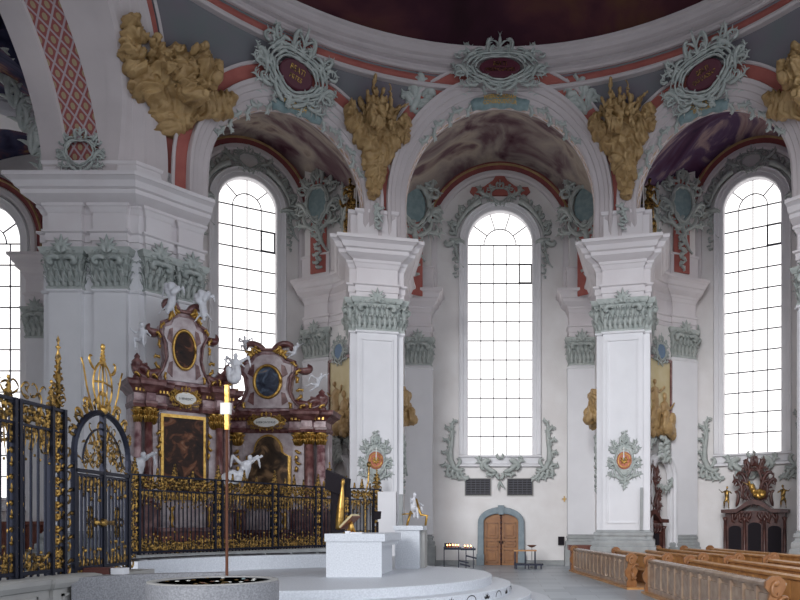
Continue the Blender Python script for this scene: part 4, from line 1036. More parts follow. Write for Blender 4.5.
# ================================================================ ALTARS
def altar(origin, rz, k, who, mirror_angels):
    t = T('side_altar', who, 'altar', origin, rz)
    def w2(x, y, z): c, s = cos(rz), sin(rz); return (origin[0]+x*k*c-y*s, origin[1]+x*k*s+y*c, origin[2]+z)
    def pa(name, mb, m, par=t, smooth=False, label=None): mb.v = [(x*k, y, z) for x, y, z in mb.v]; return P(name, mb, m, par, smooth, label=label)
    pa('plinth', MB().box((-2.2, -.5, 0), (2.2, .9, 1.1)).box((-2.3, -.55, 1.0), (2.3, .9, 1.15)), 'marblep')
    pa('mensa', MB().box((-1.35, -1.3, .0), (1.35, -.4, 1.7)), 'woodr'); pa('mensa_top', MB().box((-1.45, -1.4, 1.7), (1.45, -.4, 1.82)), 'marbled')
    for s in (-1, 1):
        pa('gilded_vase', MB().lathe([(.02, 1.82), (.12, 1.83), (.04, 1.95), (.12, 2.1), (.05, 2.3), (.14, 2.45), (0, 2.5)], (s*.8, -.8, 0), 10), 'gold', smooth=True)
    bw = MB().box((-2.1, .25, 1.1), (2.1, .85, 5.8)); bw.box((-1.0, .1, 1.1), (1.0, .3, 5.9)); pa('back_wall', bw, 'marblep')
    # inner and outer columns
    for s in (-1, 1):
        for x, y, m in ((1.08 if mirror_angels else 1.30, .0, 'marblep'), (1.50, -.15, 'marbled'), (1.88, .02, 'marble')):
            if m == 'marblep':
                pa('pilaster', MB().box((s*x-.2, -.02, 2.6), (s*x+.2, .35, 5.25)), m)
            else: pa('column', MB().lathe([(0, 2.62), (.21, 2.62), (.21, 2.7), (.16, 2.76), (.175, 3.4), (.15, 5.2), (0, 5.2)], (s*x, y, 0), 14), m, smooth=True)
            pd = MB().box((s*x-.26, y-.2, 1.15), (s*x+.26, .4, 2.5)); pd.box((s*x-.3, y-.24, 2.5), (s*x+.3, .4, 2.62)); pa('pedestal', pd, 'marbled')
            cp = MB().lathe([(.0, 5.15), (.13, 5.17), (.14, 5.35), (.18, 5.62), (.22, 5.68), (0, 5.7)], (s*x, y, 0), 10)
            for q in range(10):
                a = q*2*pi/10; cp.tube([(s*x+.13*cos(a), y+.13*sin(a), 5.2), (s*x+.16*cos(a), y+.16*sin(a), 5.38), (s*x+.23*cos(a), y+.23*sin(a), 5.42)], [.04, .05, .02], n=5)
                cp.tube([(s*x+.14*cos(a), y+.14*sin(a), 5.4), (s*x+.18*cos(a), y+.18*sin(a), 5.56), (s*x+.26*cos(a), y+.26*sin(a), 5.6)], [.035, .04, .02], n=5)
            pa('gilded_capital', cp, 'gold', smooth=True)
    # entablature following the column advances
    ep = [(-2.1, .8), (-2.1, -.22), (-1.66, -.22), (-1.66, -.4), (-1.28, -.4), (-1.28, -.12), (-.78, -.12), (-.7, .1), (.7, .1), (.78, -.12), (1.28, -.12), (1.28, -.4), (1.66, -.4), (1.66, -.22), (2.1, -.22), (2.1, .8)]
    pa('architrave', sweep(ep, [(-.4, 5.68), (0, 5.68), (.05, 5.78), (.05, 5.86), (.0, 5.88)]), 'marbled')
    pa('frieze', sweep(ep, [(0, 5.86), (0, 6.14)]), 'marble')
    pa('cornice', sweep(ep, [(0, 6.12), (.05, 6.14), (.10, 6.2), (.16, 6.26), (.30, 6.34), (.32, 6.44), (.36, 6.50), (-.5, 6.54)]), 'marbled')
    dn = MB()
    for i in range(30):
        x = -2.05+i*.141; y = -.3 if abs(x) > 1.3 else (-.2 if abs(x) > .78 else .02); dn.box((x-.035, y-.08, 6.16), (x+.035, y, 6.25))
    pa('gilded_dentils', dn, 'gold')
    # painting
    def outl(f):
        if not mirror_angels: return [(-.84*f, 2.85-.1*(f-1)*8), (.84*f, 2.85-.1*(f-1)*8), (.84*f, 5.45+.1*(f-1)*8), (-.84*f, 5.45+.1*(f-1)*8)]
        return [(-.70*f, 2.75-.08*(f-1)*8), (.70*f, 2.75-.08*(f-1)*8), (.70*f, 4.75), (.60*f, 4.80)] + [(.46*f*cos(a), 4.92+.62*f*sin(a)) for a in [pi*i/12 for i in range(13)]] + [(-.60*f, 4.80), (-.70*f, 4.75)]
    o = pa('painting_frame', MB().slab(outl(1.14), -.02, .14), 'gold'); pa('painting', MB().slab(outl(1.0), -.05, .0), 'altarp' if mirror_angels else 'altarpd', o, label='dark oil painting of figures')
    # label cartouche
    o = pa('inscription_shield', oval_plate(.46, .22).xf(lambda u, v, d: (u, -.22-d, 6.08+v)), 'ivory', label='white oval shield with dark lettering')
    cb = cartouche(.46, .22, 91); pa('gilded_rocaille', cb.xf(lambda u, v, d: (u*.95, -.22-d*.8, 6.08+v*.9)), 'gold', o, True)
    tx = text_mesh('HIERONYMUS' if mirror_angels else 'S. BENEDICT', .11); tx.v = [(x, -.30, 6.06+y) for x, y, z in tx.v]; pa('lettering', tx, 'dark', o)
    # upper storey
    def lyre(f=1.0):
        R_ = [(1.05, 6.5), (1.10, 6.75), (.88, 7.0), (.74, 7.4), (.80, 7.9), (.98, 8.2), (.95, 8.5), (.62, 8.62), (.50, 8.85), (.25, 8.98)]
        return [(x*f, (z-7.7)*f+7.7) for x, z in R_] + [(-x*f, (z-7.7)*f+7.7) for x, z in R_[::-1]]
    pa('upper_storey', MB().slab(lyre(), .0, .5), 'marble'); pa('upper_field', MB().slab(lyre(.86), -.05, .1), 'marblep')
    for s in (-1, 1):
        for z in (7.05, 8.15): pa('inlay', MB().slab([(s*.50, z-.28), (s*.72, z-.12), (s*.62, z+.2), (s*.48, z+.26)], -.08, -.04), 'marbled')
    edge = MB(); L_ = lyre(1.02); edge.tube([(x, -.05, z) for x, z in L_], .06, n=6); pa('moulded_edge', edge, 'marbled', smooth=True)
    of = MB(); of.tube([(.47*cos(2*pi*i/28), -.10, 7.72+.64*sin(2*pi*i/28)) for i in range(29)], .06, n=8); o = pa('oval_frame', of, 'gold', smooth=True)
    op = oval_plate(.47, .64).xf(lambda u, v, d: (u, -.04-d, 7.72+v)); pa('oval_painting', op, 'ovalp' if mirror_angels else 'altarpd', o, label='small oval painting of a saint')
    vo = MB(); go = MB()
    for s in (-1, 1):
        A = lambda a: a if s > 0 else pi-a
        scroll(vo, s*.15, 8.95, A(.9), 1.3, .12, -s, 5.0); scroll(vo, s*.95, 7.0, A(-.7), 1.3, .14, s, 5.5); scroll(vo, s*1.0, 8.25, A(-.5), .9, .12, s, 5)
        scroll(vo, s*1.35, 6.6, A(1.2), 1.2, .14, -s, 5.5); scroll(vo, s*1.15, 6.58, A(.1), 1.5, .12, s, 2)
        for k2 in range(5): branch(go, s*(.2+.12*k2), 8.9-.08*k2, A(.2+.4*k2), .5, .045, s*(-1)**k2, 5, .12)
        for k2 in range(5): branch(go, s*1.02, 7.0+.32*k2, A(.2+.4*k2), .42, .04, s*(-1)**k2, 4, .1)
        for k2 in range(4): branch(go, s*(.8+.35*k2), 6.62, A(1.1), .4, .04, s*(-1)**k2, 4, .12)
        for k2 in range(4): branch(go, s*1.02, 5.0-.22*k2, A(-1.2), .32, .045, s*(-1)**k2, 4, .1)
    pa('marble_volutes', vo.xf(lambda u, v, d: (u, .05-d*1.2, v)), 'marbled', smooth=True); pa('gilded_ornament', go.xf(lambda u, v, d: (u, -.02-d*1.2, v)), 'gold', smooth=True)
    for s in (-1, 1):
        u_ = MB().lathe([(0, 6.54), (.2, 6.54), (.16, 6.7), (.07, 6.78), (.2, 7.0), (.22, 7.15), (.1, 7.25), (.12, 7.32), (0, 7.45)], (s*1.9, .05, 0), 12); pa('finial_pedestal', u_, 'marbled', smooth=True)
    return w2
k1 = 1.12
w2 = altar((-9.27, 28.0, 0), 0, 1.12, 'red marble side altar under the left window, with arched gold-framed painting and blue oval', True)
w1 = altar((-10.55, 23.35, 0.1), radians(-40)*-1, .74, 'red marble side altar against the crossing pier, with dark rectangular painting', False)
def statue(w, x, y, z, s, pose, flip, label, rz=0, wings=False, m='statue', robe=False):
    L = human((0, 0, 0), s, pose, flip, rz, robe); L = [(q[0], tuple(q[1]), *q[2:]) for q in L]
    if wings:
        for a in (-1, 1): L += [('c', (a*.12*s, .1*s, .45*s), (a*.5*s, .2*s, .75*s), .09*s, .05*s), ('c', (a*.5*s, .2*s, .75*s), (a*.6*s, .2*s, .25*s), .07*s, .02*s)]
    mb = sculpt(L, .028, 2, .02, 8); o = w(x, y, z)
    mb.v = [(px+o[0], py+o[1], pz+o[2]) for px, py, pz in mb.v]
    return one('angel_statue', mb, m, label, 'statue', smooth=True)
statue(w2, -.80, -.1, 9.1, .50, 'sit', 1, 'white angel perched on the left top scroll of the altar under the window', wings=True)
statue(w2, .95, -.1, 8.85, .55, 'reach', 1, 'white putto stretching an arm at the right top of the altar under the window')
statue(w2, 1.80, -.2, 7.55, .62, 'reach', 1, 'white putto seated on the right end of the altar cornice', wings=True)
statue(w2, -1.75, -.4, 7.1, 1.0, 'sit', -1, 'large white angel on the left cornice end of the altar under the window', wings=True, robe=True)
statue(w1, -1.75, -.2, 7.75, .72, 'sit', 1, 'white putto seated on the left cornice of the altar against the crossing pier')
statue(w1, -.62, -.35, 9.2, .62, 'fly', -1, 'white angel hovering at the top left of the crossing pier altar', wings=True, robe=True)
statue(w1, .68, -.35, 9.15, .62, 'fly', 1, 'white angel hovering at the top right of the crossing pier altar', wings=True, robe=True)
statue(w1, 2.15, -.4, 7.15, .75, 'sit', 1, 'white draped angel on the right cornice end of the crossing pier altar', wings=True, robe=True)
statue(w1, -2.2, -.9, 3.5, .85, 'reach', 1, 'white kneeling angel with outstretched arm left of the crossing pier altar', wings=True, robe=True)
statue(w1, 2.2, -1.0, 3.6, .85, 'reach', 1, 'white reclining angel between the two side altars', wings=True, robe=True)

# ================================================================ GRILLES
BAR = {}
def bar_mesh(h, w=.014):
    k = (round(h, 2), w)
    if k not in BAR:
        o = MB().box((-w, -w, 0), (w, w, h)); me = bpy.data.meshes.new('bar'); me.from_pydata(o.v, [], o.f); me.materials.append(M['iron']); BAR[k] = me
    return BAR[k]
def scrollband(mb, L, z0, z1, seed, dens=3.2, w=.026):
    """two-sided scrollwork filling L x (z1-z0), in (u, v, d)"""
    r = random.Random(seed); h = z1-z0; n = max(1, int(L*dens/h*.55))
    for i in range(n):
        u = (i+.5)*L/n
        for s in (-1, 1):
            for q in (-1, 1):
                scroll(mb, u+s*.02, (z0+z1)/2, pi/2*q - s*q*r.uniform(.2, .9), h*r.uniform(.8, 1.15), w, -s*q*r.choice((1, 1, -1)), r.uniform(3.5, 6), 10, .6, 0, True)
        for _ in range(3):
            a = r.uniform(0, 2*pi); leaf(mb, u+r.uniform(-.3, .3)*L/n, r.uniform(z0+.2*h, z1-.2*h), a, h*.35, w*1.5, r.uniform(-1, 1), 0, True)
def hangers(mb, L, z, n, seed, length=.5, sgn=-1, w=.03):
    r = random.Random(seed)
    for i in range(n):
        u = (i+.5)*L/n+r.uniform(-.03, .03); l = length*(.5+.5*abs(sin(i*1.7)))*r.uniform(.7, 1.1)
        for k in range(3): leaf(mb, u, z, sgn*pi/2+(k-1)*.45, l*(1 if k == 1 else .6), w, r.uniform(-.5, .5), 0, True)
        scroll(mb, u, z, sgn*pi/2+r.choice((-.8, .8)), l*.8, w*.8, r.choice((-1, 1)), 5, 9, .6, 0, True)
        mb.blob((u, z+sgn*l, 0), (w*1.1, w*1.5, w), 6, 5)
def crest(mb, u, z, h, seed, w=.028):
    r = random.Random(seed)
    ribbon(mb, [(u+.02*sin(k*2), z+h*k/8) for k in range(9)], [w*1.1]*8+[w*.3], .6, 0, True); mb.blob((u, z+h*.98, 0), (w*1.3, w*2.2, w*1.3), 6, 5)
    for k in range(7):
        t = k/7
        for s in (-1, 1):
            scroll(mb, u, z+h*t*.8, (pi/2-s*.7), h*(.55-.35*t), w*.85, s*(1 if k % 2 else -1), 5.2, 11, .6, 0, True)
            leaf(mb, u, z+h*t*.8, pi/2-s*1.1, h*(.28-.15*t), w, -s*.9, 0, True)
def grille(name, label, p0, p1, zb, zt, spacing, fr, posts, seed, bottomgold=.55, group=None, crests=(), cat='grille'):
    a, b = V(p0), V(p1); L = (b-a).length; ang = atan2(b.y-a.y, b.x-a.x)
    t = T(name, label, cat, (a.x, a.y, 0), ang, group)
    up3 = lambda mb: mb.xf(lambda u, v, d: (u, -d, v))
    r = MB(); r.box((0, -.04, zt-.05), (L, .04, zt)); P('top_rail', r, 'iron', t)
    P('middle_rail', MB().box((0, -.03, zt-fr-.04), (L, .03, zt-fr)), 'iron', t); P('bottom_rail', MB().box((0, -.04, zb+.04), (L, .04, zb+.10)), 'iron', t)
    n = int(L/spacing)
    for i in range(1, n):
        o = bpy.data.objects.new('bar', bar_mesh(zt-fr-zb)); link(o, t); o.location = (i*L/n, 0, zb)
    mb = MB(); scrollband(mb, L, zt-fr, zt-.05, seed, 4.2, .03); P('gilded_frieze', up3(mb), 'goldd', t, True)
    mb = MB(); fw = .018 if zt > 3.6 else .026; hangers(mb, L, zt-fr-.02, max(2, int(L/.11)), seed+1, .6, -1, fw); scrollband(mb, L, zt-fr-.42, zt-fr, seed+6, 2.2, .02) if zt > 3.6 else None; P('gilded_pendants', up3(mb), 'goldd', t, True)
    mb = MB(); hangers(mb, L, zb+.06, max(2, int(L/.13)), seed+2, bottomgold, 1, .022 if zt > 3.6 else .03); scrollband(mb, L, zb+.06, zb+.42, seed+4, 3.4, .03); P('gilded_foot_leaves', up3(mb), 'goldd', t, True)
    for u, w in posts:
        for e in (-1, 1): P('post', MB().box((u+e*w/2-.03, -.06, zb), (u+e*w/2+.03, .06, zt)), 'iron', t)
        mb = MB(); q = int((zt-zb)/.2)
        for k in range(q):
            z = zb+.1+k*.2
            for s in (-1, 1):
                scroll(mb, u, z, pi/2-s*.8, .3, .03, s*(-1)**k, 5, 9, .6, 0, True); leaf(mb, u, z, pi/2-s*.9, .17, .04, -s, 0, True)
            mb.blob((u, z+.08, 0), .04, 6, 5)
        P('gilded_post_filling', up3(mb), 'gold', t, True)
    if crests:
        mb = MB()
        for u, h in crests: crest(mb, u, zt, h, seed+int(u*7), .018 if zt > 3.6 else .028)
        if zt > 3.6: scrollband(mb, L, zt, zt+.34, seed+8, 1.6, .016)
        P('crest_scrollwork', up3(mb), 'goldd', t, True)
    return t, L, ang
# low chancel grille, five bays on the stone base
pts = [(-10.15, 19.2), (-8.85, 21.7), (-7.75, 23.75), (-6.75, 25.55), (-5.95, 26.55), (-4.72, 27.55)]
names = ['leftmost bay of the low black and gold chancel grille', 'low chancel grille bay left of the bronze pole', 'low grille bay right of the bronze pole, before an altar', 'narrow bay of the low grille left of the dark lectern', 'last low grille bay ending at the free pier']
for i in range(5):
    L = (V(pts[i+1])-V(pts[i])).length
    grille('chancel_grille', 'black iron and gilt ' + names[i], pts[i], pts[i+1], 1.17, 3.42, .135, .42, [(.14, .26)] + ([(L-.15, .3)] if i == 4 else []), 100+i*9,
           group='bays of the low chancel grille', crests=[(.14, .42), (L*.5, .32), (L*.3, .16), (L*.72, .16)] + ([(L-.15, .75)] if i == 4 else []) + ([(L*.5, .9)] if i == 3 else []))
base = sweep([(-10.6, 18.6)] + pts + [(-4.3, 27.9)], [(-.5, 0), (.22, 0), (.22, 1.0), (.28, 1.04), (.28, 1.14), (.2, 1.17), (-.5, 1.17)])
one('grille_plinth', base, 'stone', 'long grey stone plinth carrying the low chancel grille', 'plinth')
# tall grille at left
grille('choir_grille', 'tall black iron bar grille with gilt leafwork at the left edge, on panelled stone', (-7.5, 7.6), (-7.32, 11.78), 1.18, 3.93, .155, .36, [(3.98, .30), (3.05, .10)], 300, .45,
       crests=[(3.85, .42), (2.9, .3)], cat='grille')
# its pinnacle
t = T('grille_pinnacle', 'slender black and gold scrollwork pinnacle with beaded tip above the tall grille post', 'finial', (-7.36, 11.66, 3.93))
mb = MB()
for k in range(8):
    for s in (-1, 1):
        scroll(mb, 0, .02+.09*k, pi/2-s*.5, .40-.035*k, .024, s*(-1)**k, 5, 10, .6, 0, True); leaf(mb, 0, .05+.1*k, pi/2-s*.8, .2-.015*k, .03, -s*.6, 0, True)
P('scrollwork', mb.xf(lambda u, v, d: (u*cos(1.5), u*sin(1.5)-d, v)), 'goldd', t, True)
P('spindle', MB().lathe([(0, 0), (.035, 0), (.03, .8), (.05, .85), (.02, .95), (.018, 1.0), (.045, 1.03), (.018, 1.06), (.013, 1.1), (.03, 1.15), (.01, 1.2), (0, 1.24)], n=8), 'goldd', t, True)

# gate
t = T('iron_gate', 'arched double iron gate with gilded scrollwork and oval crown', 'gate', (-7.29, 11.98, 0), radians(90))
GL = 1.74; up3 = lambda mb: mb.xf(lambda u, v, d: (u, d, v))
for u in (.0, GL): P('post', MB().box((u-.038, -.04, 1.05), (u+.038, .04, 3.25)), 'iron', t)
N = 20; mb = MB(); mb.tube([(0, 0, 3.1)] + [(GL/2-GL/2*cos(pi*i/N), 0, 3.25+.80*sin(pi*i/N)) for i in range(N+1)] + [(GL, 0, 3.1)], .055, side=(0, 1, 0), n=6); P('arch', mb, 'iron', t)
mb = MB(); mb.tube([(GL/2-GL*.36*cos(pi*i/N), 0, 3.1+.66*sin(pi*i/N)) for i in range(N+1)], .02, side=(0, 1, 0), n=5); P('inner_arch', mb, 'iron', t)
P('transom', MB().box((0, -.04, 2.92), (GL, .04, 2.98)), 'iron', t)
mb = MB(); r = random.Random(3)
for i in range(64):
    a = r.uniform(0, pi); q = sqrt(r.random())*.85; u, v = GL/2+GL/2*q*cos(a)*.95, 3.05+.85*q*sin(a)
    scroll(mb, u, v, r.uniform(0, 2*pi), .36, .016, r.choice((-1, 1)), 5.5, 11, .6, 0, True); leaf(mb, u, v, r.uniform(0, 6.28), .13, .024, 1, 0, True)
for s in (-1, 1):
    for q in (.2, .45): scroll(mb, GL/2+s*.02, 3.0+q, (0 if s > 0 else pi)+s*.8, .8, .026, s, 5, 13, .6, 0, True)
P('gilded_tympanum', up3(mb), 'goldd', t, True)
for s in (0, 1):
    lf = P('gate_leaf', MB().box((.05+s*GL/2, -.025, 1.22), (GL/2-.01+s*GL/2-.03, .025, 1.28)).box((.05+s*GL/2, -.025, 2.86), (GL/2-.04+s*GL/2, .025, 2.9)), 'iron', t)
    for i in range(7):
        o = bpy.data.objects.new('bar', bar_mesh(1.66, .016)); link(o, lf); o.location = (.10+s*GL/2+i*.112, 0, 1.22)
    mb = MB(); x0 = s*GL/2+.05
    m2 = MB(); hangers(m2, GL/2-.1, 2.85, 6, 20+s, .42); hangers(m2, GL/2-.1, 1.26, 7, 24+s, .42, 1); scrollband(m2, GL/2-.1, 1.06, 1.22, 28+s, 2.4, .022)
    for q in range(2):
        cx = GL/4-.02; cz = 2.05
        for e in (-1, 1):
            for g in (-1, 1): scroll(m2, cx, cz, g*pi/2-e*g*.5, .5, .024, e*g, 4.5, 11, .6, 0, True); scroll(m2, cx+e*.05, cz, (0 if e > 0 else pi)+g*.7, .36, .022, -e*g, 5, 11, .6, 0, True)
    mb.join(m2.xf(lambda u, v, d: (u+x0, v, d))); P('gilded_leafwork', up3(mb), 'goldd', lf, True)
P('central_stile', MB().box((GL/2-.035, -.045, 1.1), (GL/2+.035, .045, 4.0)), 'iron', t)
P('lock_plate', MB().box((GL/2-.28, -.06, 2.0), (GL/2+.28, .06, 2.08)).blob((GL/2, 0, 2.04), (.12, .08, .09)), 'goldd', t, True)
mb = MB(); ribbon(mb, [(GL/2+.30*cos(2*pi*i/24), 4.55+.42*sin(2*pi*i/24)) for i in range(25)], .03, .6, 0, True)
ribbon(mb, [(GL/2, 4.02), (GL/2, 4.5), (GL/2, 5.0)], .03, .6, 0, True); ribbon(mb, [(GL/2-.3, 4.58), (GL/2, 4.63), (GL/2+.3, 4.58)], .022, .6, 0, True); ribbon(mb, [(GL/2+.14*cos(2*pi*i/24), 4.55+.40*sin(2*pi*i/24)) for i in range(25)], .018, .6, 0, True)
mb.blob((GL/2, 4.1, 0), (.09, .09, .08)); crest(mb, GL/2, 4.95, .32, 9, .032)
for s in (-1, 1):
    for k in range(4): scroll(mb, GL/2+s*(.15+.15*k), 4.06-.05*k, pi/2-s*(.2+.15*k), .75-.1*k, .026, s*(-1)**k, 5, 12, .6, 0, True)
    scroll(mb, GL/2+s*.25, 4.8, pi/2-s*1.2, .5, .03, s, 5, 12, .6, 0, True)
    ribbon(mb, [(GL/2+s*.35, 4.1), (GL/2+s*.5, 4.45), (GL/2+s*.6, 4.8), (GL/2+s*.66, 4.92)], [.02, .03, .025, .03], .6, 0, True)
P('oval_crown', up3(mb), 'gold', t, True, label='gilded oval crown with finial')
mb = MB()
for k in range(8):
    for s in (-1, 1):
        a = .35+.16*k; u, v = GL/2+s*(GL/2+.03)*cos(a), 3.25+.85*sin(a); scroll(mb, u, v, (a if s > 0 else pi-a)+.3, .36, .026, s*(-1)**k, 5, 10, .6, 0, True); leaf(mb, u, v, (a if s > 0 else pi-a), .2, .03, .6, 0, True)
P('arch_crest', up3(mb), 'goldd', t, True)
mb = MB()
for k in range(11):
    for s in (-1, 1): scroll(mb, -.17, 1.15+.2*k, pi/2-s*.8, .28, .028, s*(-1)**k, 5, 9, .6, 0, True); scroll(mb, GL+.14, 1.15+.19*k, pi/2-s*.8, .26, .028, s*(-1)**k, 5, 9, .6, 0, True)
P('side_filling', up3(mb), 'goldd', t, True)

# stone base below the tall grille
t = T('panelled_plinth', 'beige panelled stone plinth below the tall grille at the left edge', 'plinth', (-7.4, 10, 0))
b = sweep([(-7.85, 6), (-7.85, 6.0)], [(0, 0)]) if 0 else MB()
pp = [(-7.9, 12.05), (-7.9, 7.0), (-7.08, 7.0), (-7.08, 11.0), (-7.02, 11.0), (-7.02, 12.05)]
b = sweep(pp, [(0, 0), (.06, 0), (.06, .2), (0, .24), (0, .98), (.05, 1.0), (.10, 1.08), (.11, 1.15), (.02, 1.18)], True); P('body', b, 'beige', t, world=True)
b = MB()
for y0, y1 in ((7.3, 8.6), (8.8, 10.7)):
    for q in ((y0, y1, .34, .38), (y0, y1, .86, .90), (y0, y0+.04, .34, .9), (y1-.04, y1, .34, .9)): b.box((-7.1, q[0], q[2]), (-7.055, q[1], q[3]))
for q in ((11.2, 11.85, .34, .38), (11.2, 11.85, .86, .90), (11.2, 11.24, .34, .9), (11.81, 11.85, .34, .9)): b.box((-7.04, q[0], q[2]), (-6.99, q[1], q[3]))
P('panel_moulding', b, 'beige', t, world=True)
b = MB().box((-7.5, 12.1, 0), (-6.86, 13.9, 1.13)); one('gate_threshold', b, 'beige', 'pale stone threshold block under the iron gate', 'plinth')
arc = bez((-6.95, 11.35), (-6.75, 12.55), (-5.0, 12.75), 12)
b = sweep(arc, [(-.22, 0), (.0, 0), (.0, 1.13), (-.22, 1.13), (-.22, 0)]); one('granite_parapet', b, 'granite', 'low curved grey granite parapet in front of the iron gate', 'parapet')
t = T('prayer_book', 'dark red bound book lying on the stone threshold before the gate', 'book', (-7.17, 12.35, 1.13), radians(12))
P('cover', MB().box((-.38, -.12, .0), (.30, .14, .02)).box((-.38, -.12, .10), (.30, .14, .12)).box((-.38, -.12, 0), (-.35, .14, .12)), 'redbook', t); P('pages', MB().box((-.34, -.11, .02), (.28, .13, .10)), 'redbook', t, label='red-edged pages')
one('paper_stack', MB().box((-6.84, 12.3, 1.13), (-6.62, 12.5, 1.24)), 'paper', 'stack of white papers right of the red book', 'papers')

# ================================================================ DAIS, BENCH, ALTAR BLOCK
N = 96; DC = (-4.5, 17.0)
S_ = MB()
for R_, z0, z1 in ((5.75, 0, .2), (5.25, .2, .4), (4.77, .4, .6), (4.3, .6, .8)):
    t = MB().lathe([(0, z0), (R_, z0), (R_, z1-.02), (R_-.02, z1), (0, z1)], (DC[0], DC[1], 0), N)
    one('dais_step', t, 'granitew', {5.75: 'lowest and widest round granite step of the dais', 5.25: 'second round granite step of the dais from the floor', 4.77: 'third round granite step, just under the dais top', 4.3: 'topmost round granite platform carrying the altar'}[R_], 'step')
pl = [(-11.5, 13.2), (-7.6, 13.2), (-6.3, 13.4), (-1.6, 19.8), (-2.4, 21.2), (-3.9, 27.2), (-5.6, 27.0), (-7.4, 25.4), (-10.8, 19.0)]
one('sanctuary_floor', MB().prism(pl, 0, .795), 'granitew', 'raised pale stone floor between the dais and the low grille', 'platform')
bc = bez((-8.35, 15.9), (-7.6, 19.4), (-3.6, 20.3), 20)
t = T('stone_bench', 'long curved pale granite bench behind the dais', 'bench', (-6.8, 18.2, .8))
P('body', sweep(bc, [(-.45, .8), (0, .8), (0, 1.17), (-.45, 1.17), (-.45, .8)]), 'granitew', t, world=True)
P('end_block', MB().box((-8.62, 15.85, .8), (-8.2, 16.2, 1.17)), 'granitew', t, world=True)
cu = MB(); bo = offset_path(bc, -.3)
for i in range(0, 20, 2):
    a, b_ = V(bo[i]), V(bo[i+1]); d_ = (b_-a); e = a+d_*1.7; nn = V((d_.y, -d_.x)).normalized()*.13
    cu.prism([tuple(a-nn), tuple(a+nn), tuple(e+nn), tuple(e-nn)], 1.19, 1.215)
P('seat_strips', cu, 'black', t, world=True, label='dark strips along the seat')  # thin dark strips laid along the bench top
# dark inlaid palmettes along the riser of the third step
st3 = [o for o in C.objects if o.name.startswith('dais_step') and 'third' in o['label']][0]
mb = MB()
for k in range(26):
    a0 = radians(-150+k*7.2)
    q = MB()
    if k % 2:
        for e in (-2, -1, 0, 1, 2): leaf(q, 0, -.05, pi/2+e*.5, .12-.012*abs(e), .014, .1*e, .0, False, .15)
        for s in (-1, 1): scroll(q, s*.02, -.05, (0 if s > 0 else pi), .16, .012, s, 4, 8, .2)
    else: ribbon(q, [(.16*cos(pi*i/12), -.06+.12*sin(pi*i/12)) for i in range(13)], .010, .15)
    mb.join(q.xf(lambda u, v, d: (4.772*cos(a0+u/4.77)+(.001+d)*cos(a0), 4.772*sin(a0+u/4.77)+(.001+d)*sin(a0), .5+v)))
mb.v = [(x+DC[0]-st3.location.x, y+DC[1]-st3.location.y, z-st3.location.z) for x, y, z in mb.v]
P('inlaid_ornament', mb, 'dark', st3, label='dark inlaid palmettes')
# altar block
t = T('altar_block', 'massive pale granite altar block on the round dais', 'altar', (-3.35, 17.3, .8))
b = MB().prism([(-4.0, 16.1), (-2.72, 16.1), (-2.85, 16.35), (-2.85, 18.5), (-4.0, 18.5)], .8, 1.5); b.prism([(-4.0, 16.1), (-2.72, 16.1), (-2.72, 18.6), (-4.0, 18.6)], 1.5, 1.62)
P('body', b, 'granitew', t, world=True); P('mensa', MB().box((-4.03, 16.07, 1.62), (-2.64, 18.65, 1.80)), 'granitew', t, world=True)
t = T('stone_ambo', 'pale granite ambo block right of the altar, with gilded figure on it', 'ambo', (-2.5, 19.7, .8))
P('body', MB().box((-2.9, 19.3, .8), (-2.22, 20.2, 1.86)), 'granitew', t, world=True); P('top_slab', MB().box((-2.93, 19.25, 1.86), (-2.12, 20.25, 1.98)), 'granitew', t, world=True); P('side_panel', MB().box((-2.22, 19.5, .8), (-2.10, 20.2, 1.86)), 'beige', t, world=True)
# book stand on the altar
t = T('book_stand', 'open missal on small gilded stand on the altar block', 'book stand', (-3.55, 16.7, 1.8), radians(-20))
b = MB(); b.tube([(-.1, 0, 0), (-.02, 0, .2), (0, 0, .3)], .03); b.tube([(.12, 0, 0), (.02, 0, .2), (0, 0, .3)], .03); b.blob((0, 0, .15), (.07, .06, .12)); b.box((-.16, -.1, 0), (.16, .1, .03)); P('stand', b, 'gold', t, True)
b = MB().slab([(-.2, .12), (.14, .42), (.10, .46), (-.24, .16)], -.16, .16); P('missal', b, 'panel', t)
P('cover', MB().slab([(-.19, .10), (.16, .40), (.14, .42), (-.21, .12)], -.17, .17), 'bronze', t)
one('altar_papers', MB().box((-3.5, 16.3, 1.80), (-3.22, 16.5, 1.83)).box((-3.62, 16.35, 1.80), (-3.52, 16.48, 1.86)), 'paper', 'small white papers at the front edge of the altar block', 'papers')
# gilded seated figure on ambo
m = sculpt([(q[0], tuple(q[1]), *q[2:]) for q in human((-.05, 0, .45), .56, 'sit', 1, .9, False)] + [('c', (-.03, .02, .28), (-.05, .04, .48), .07, .10), ('c', (-.1, .08, .3), (-.12, .1, .55), .05, .02)], .02, 2, .012, 9)
t = T('lectern_figure', 'white and gold seated figure with gilded legs on the ambo', 'statue', (-2.38, 19.6, 1.98))
P('body', m, 'statue', t, True)
b = MB(); b.tube([(.05, -.1, .75), (.14, -.2, .42), (.2, -.25, .3), (.36, -.25, .28), (.32, -.25, -.0)], [.03, .035, .04, .04, .03]); b.tube([(-.1, -.12, .4), (-.16, -.2, .15), (-.2, -.2, 0)], .035); b.tube([(-.35, -.1, .32), (-.05, -.1, .34)], .02); P('gilded_limbs', b, 'gold', t, True)

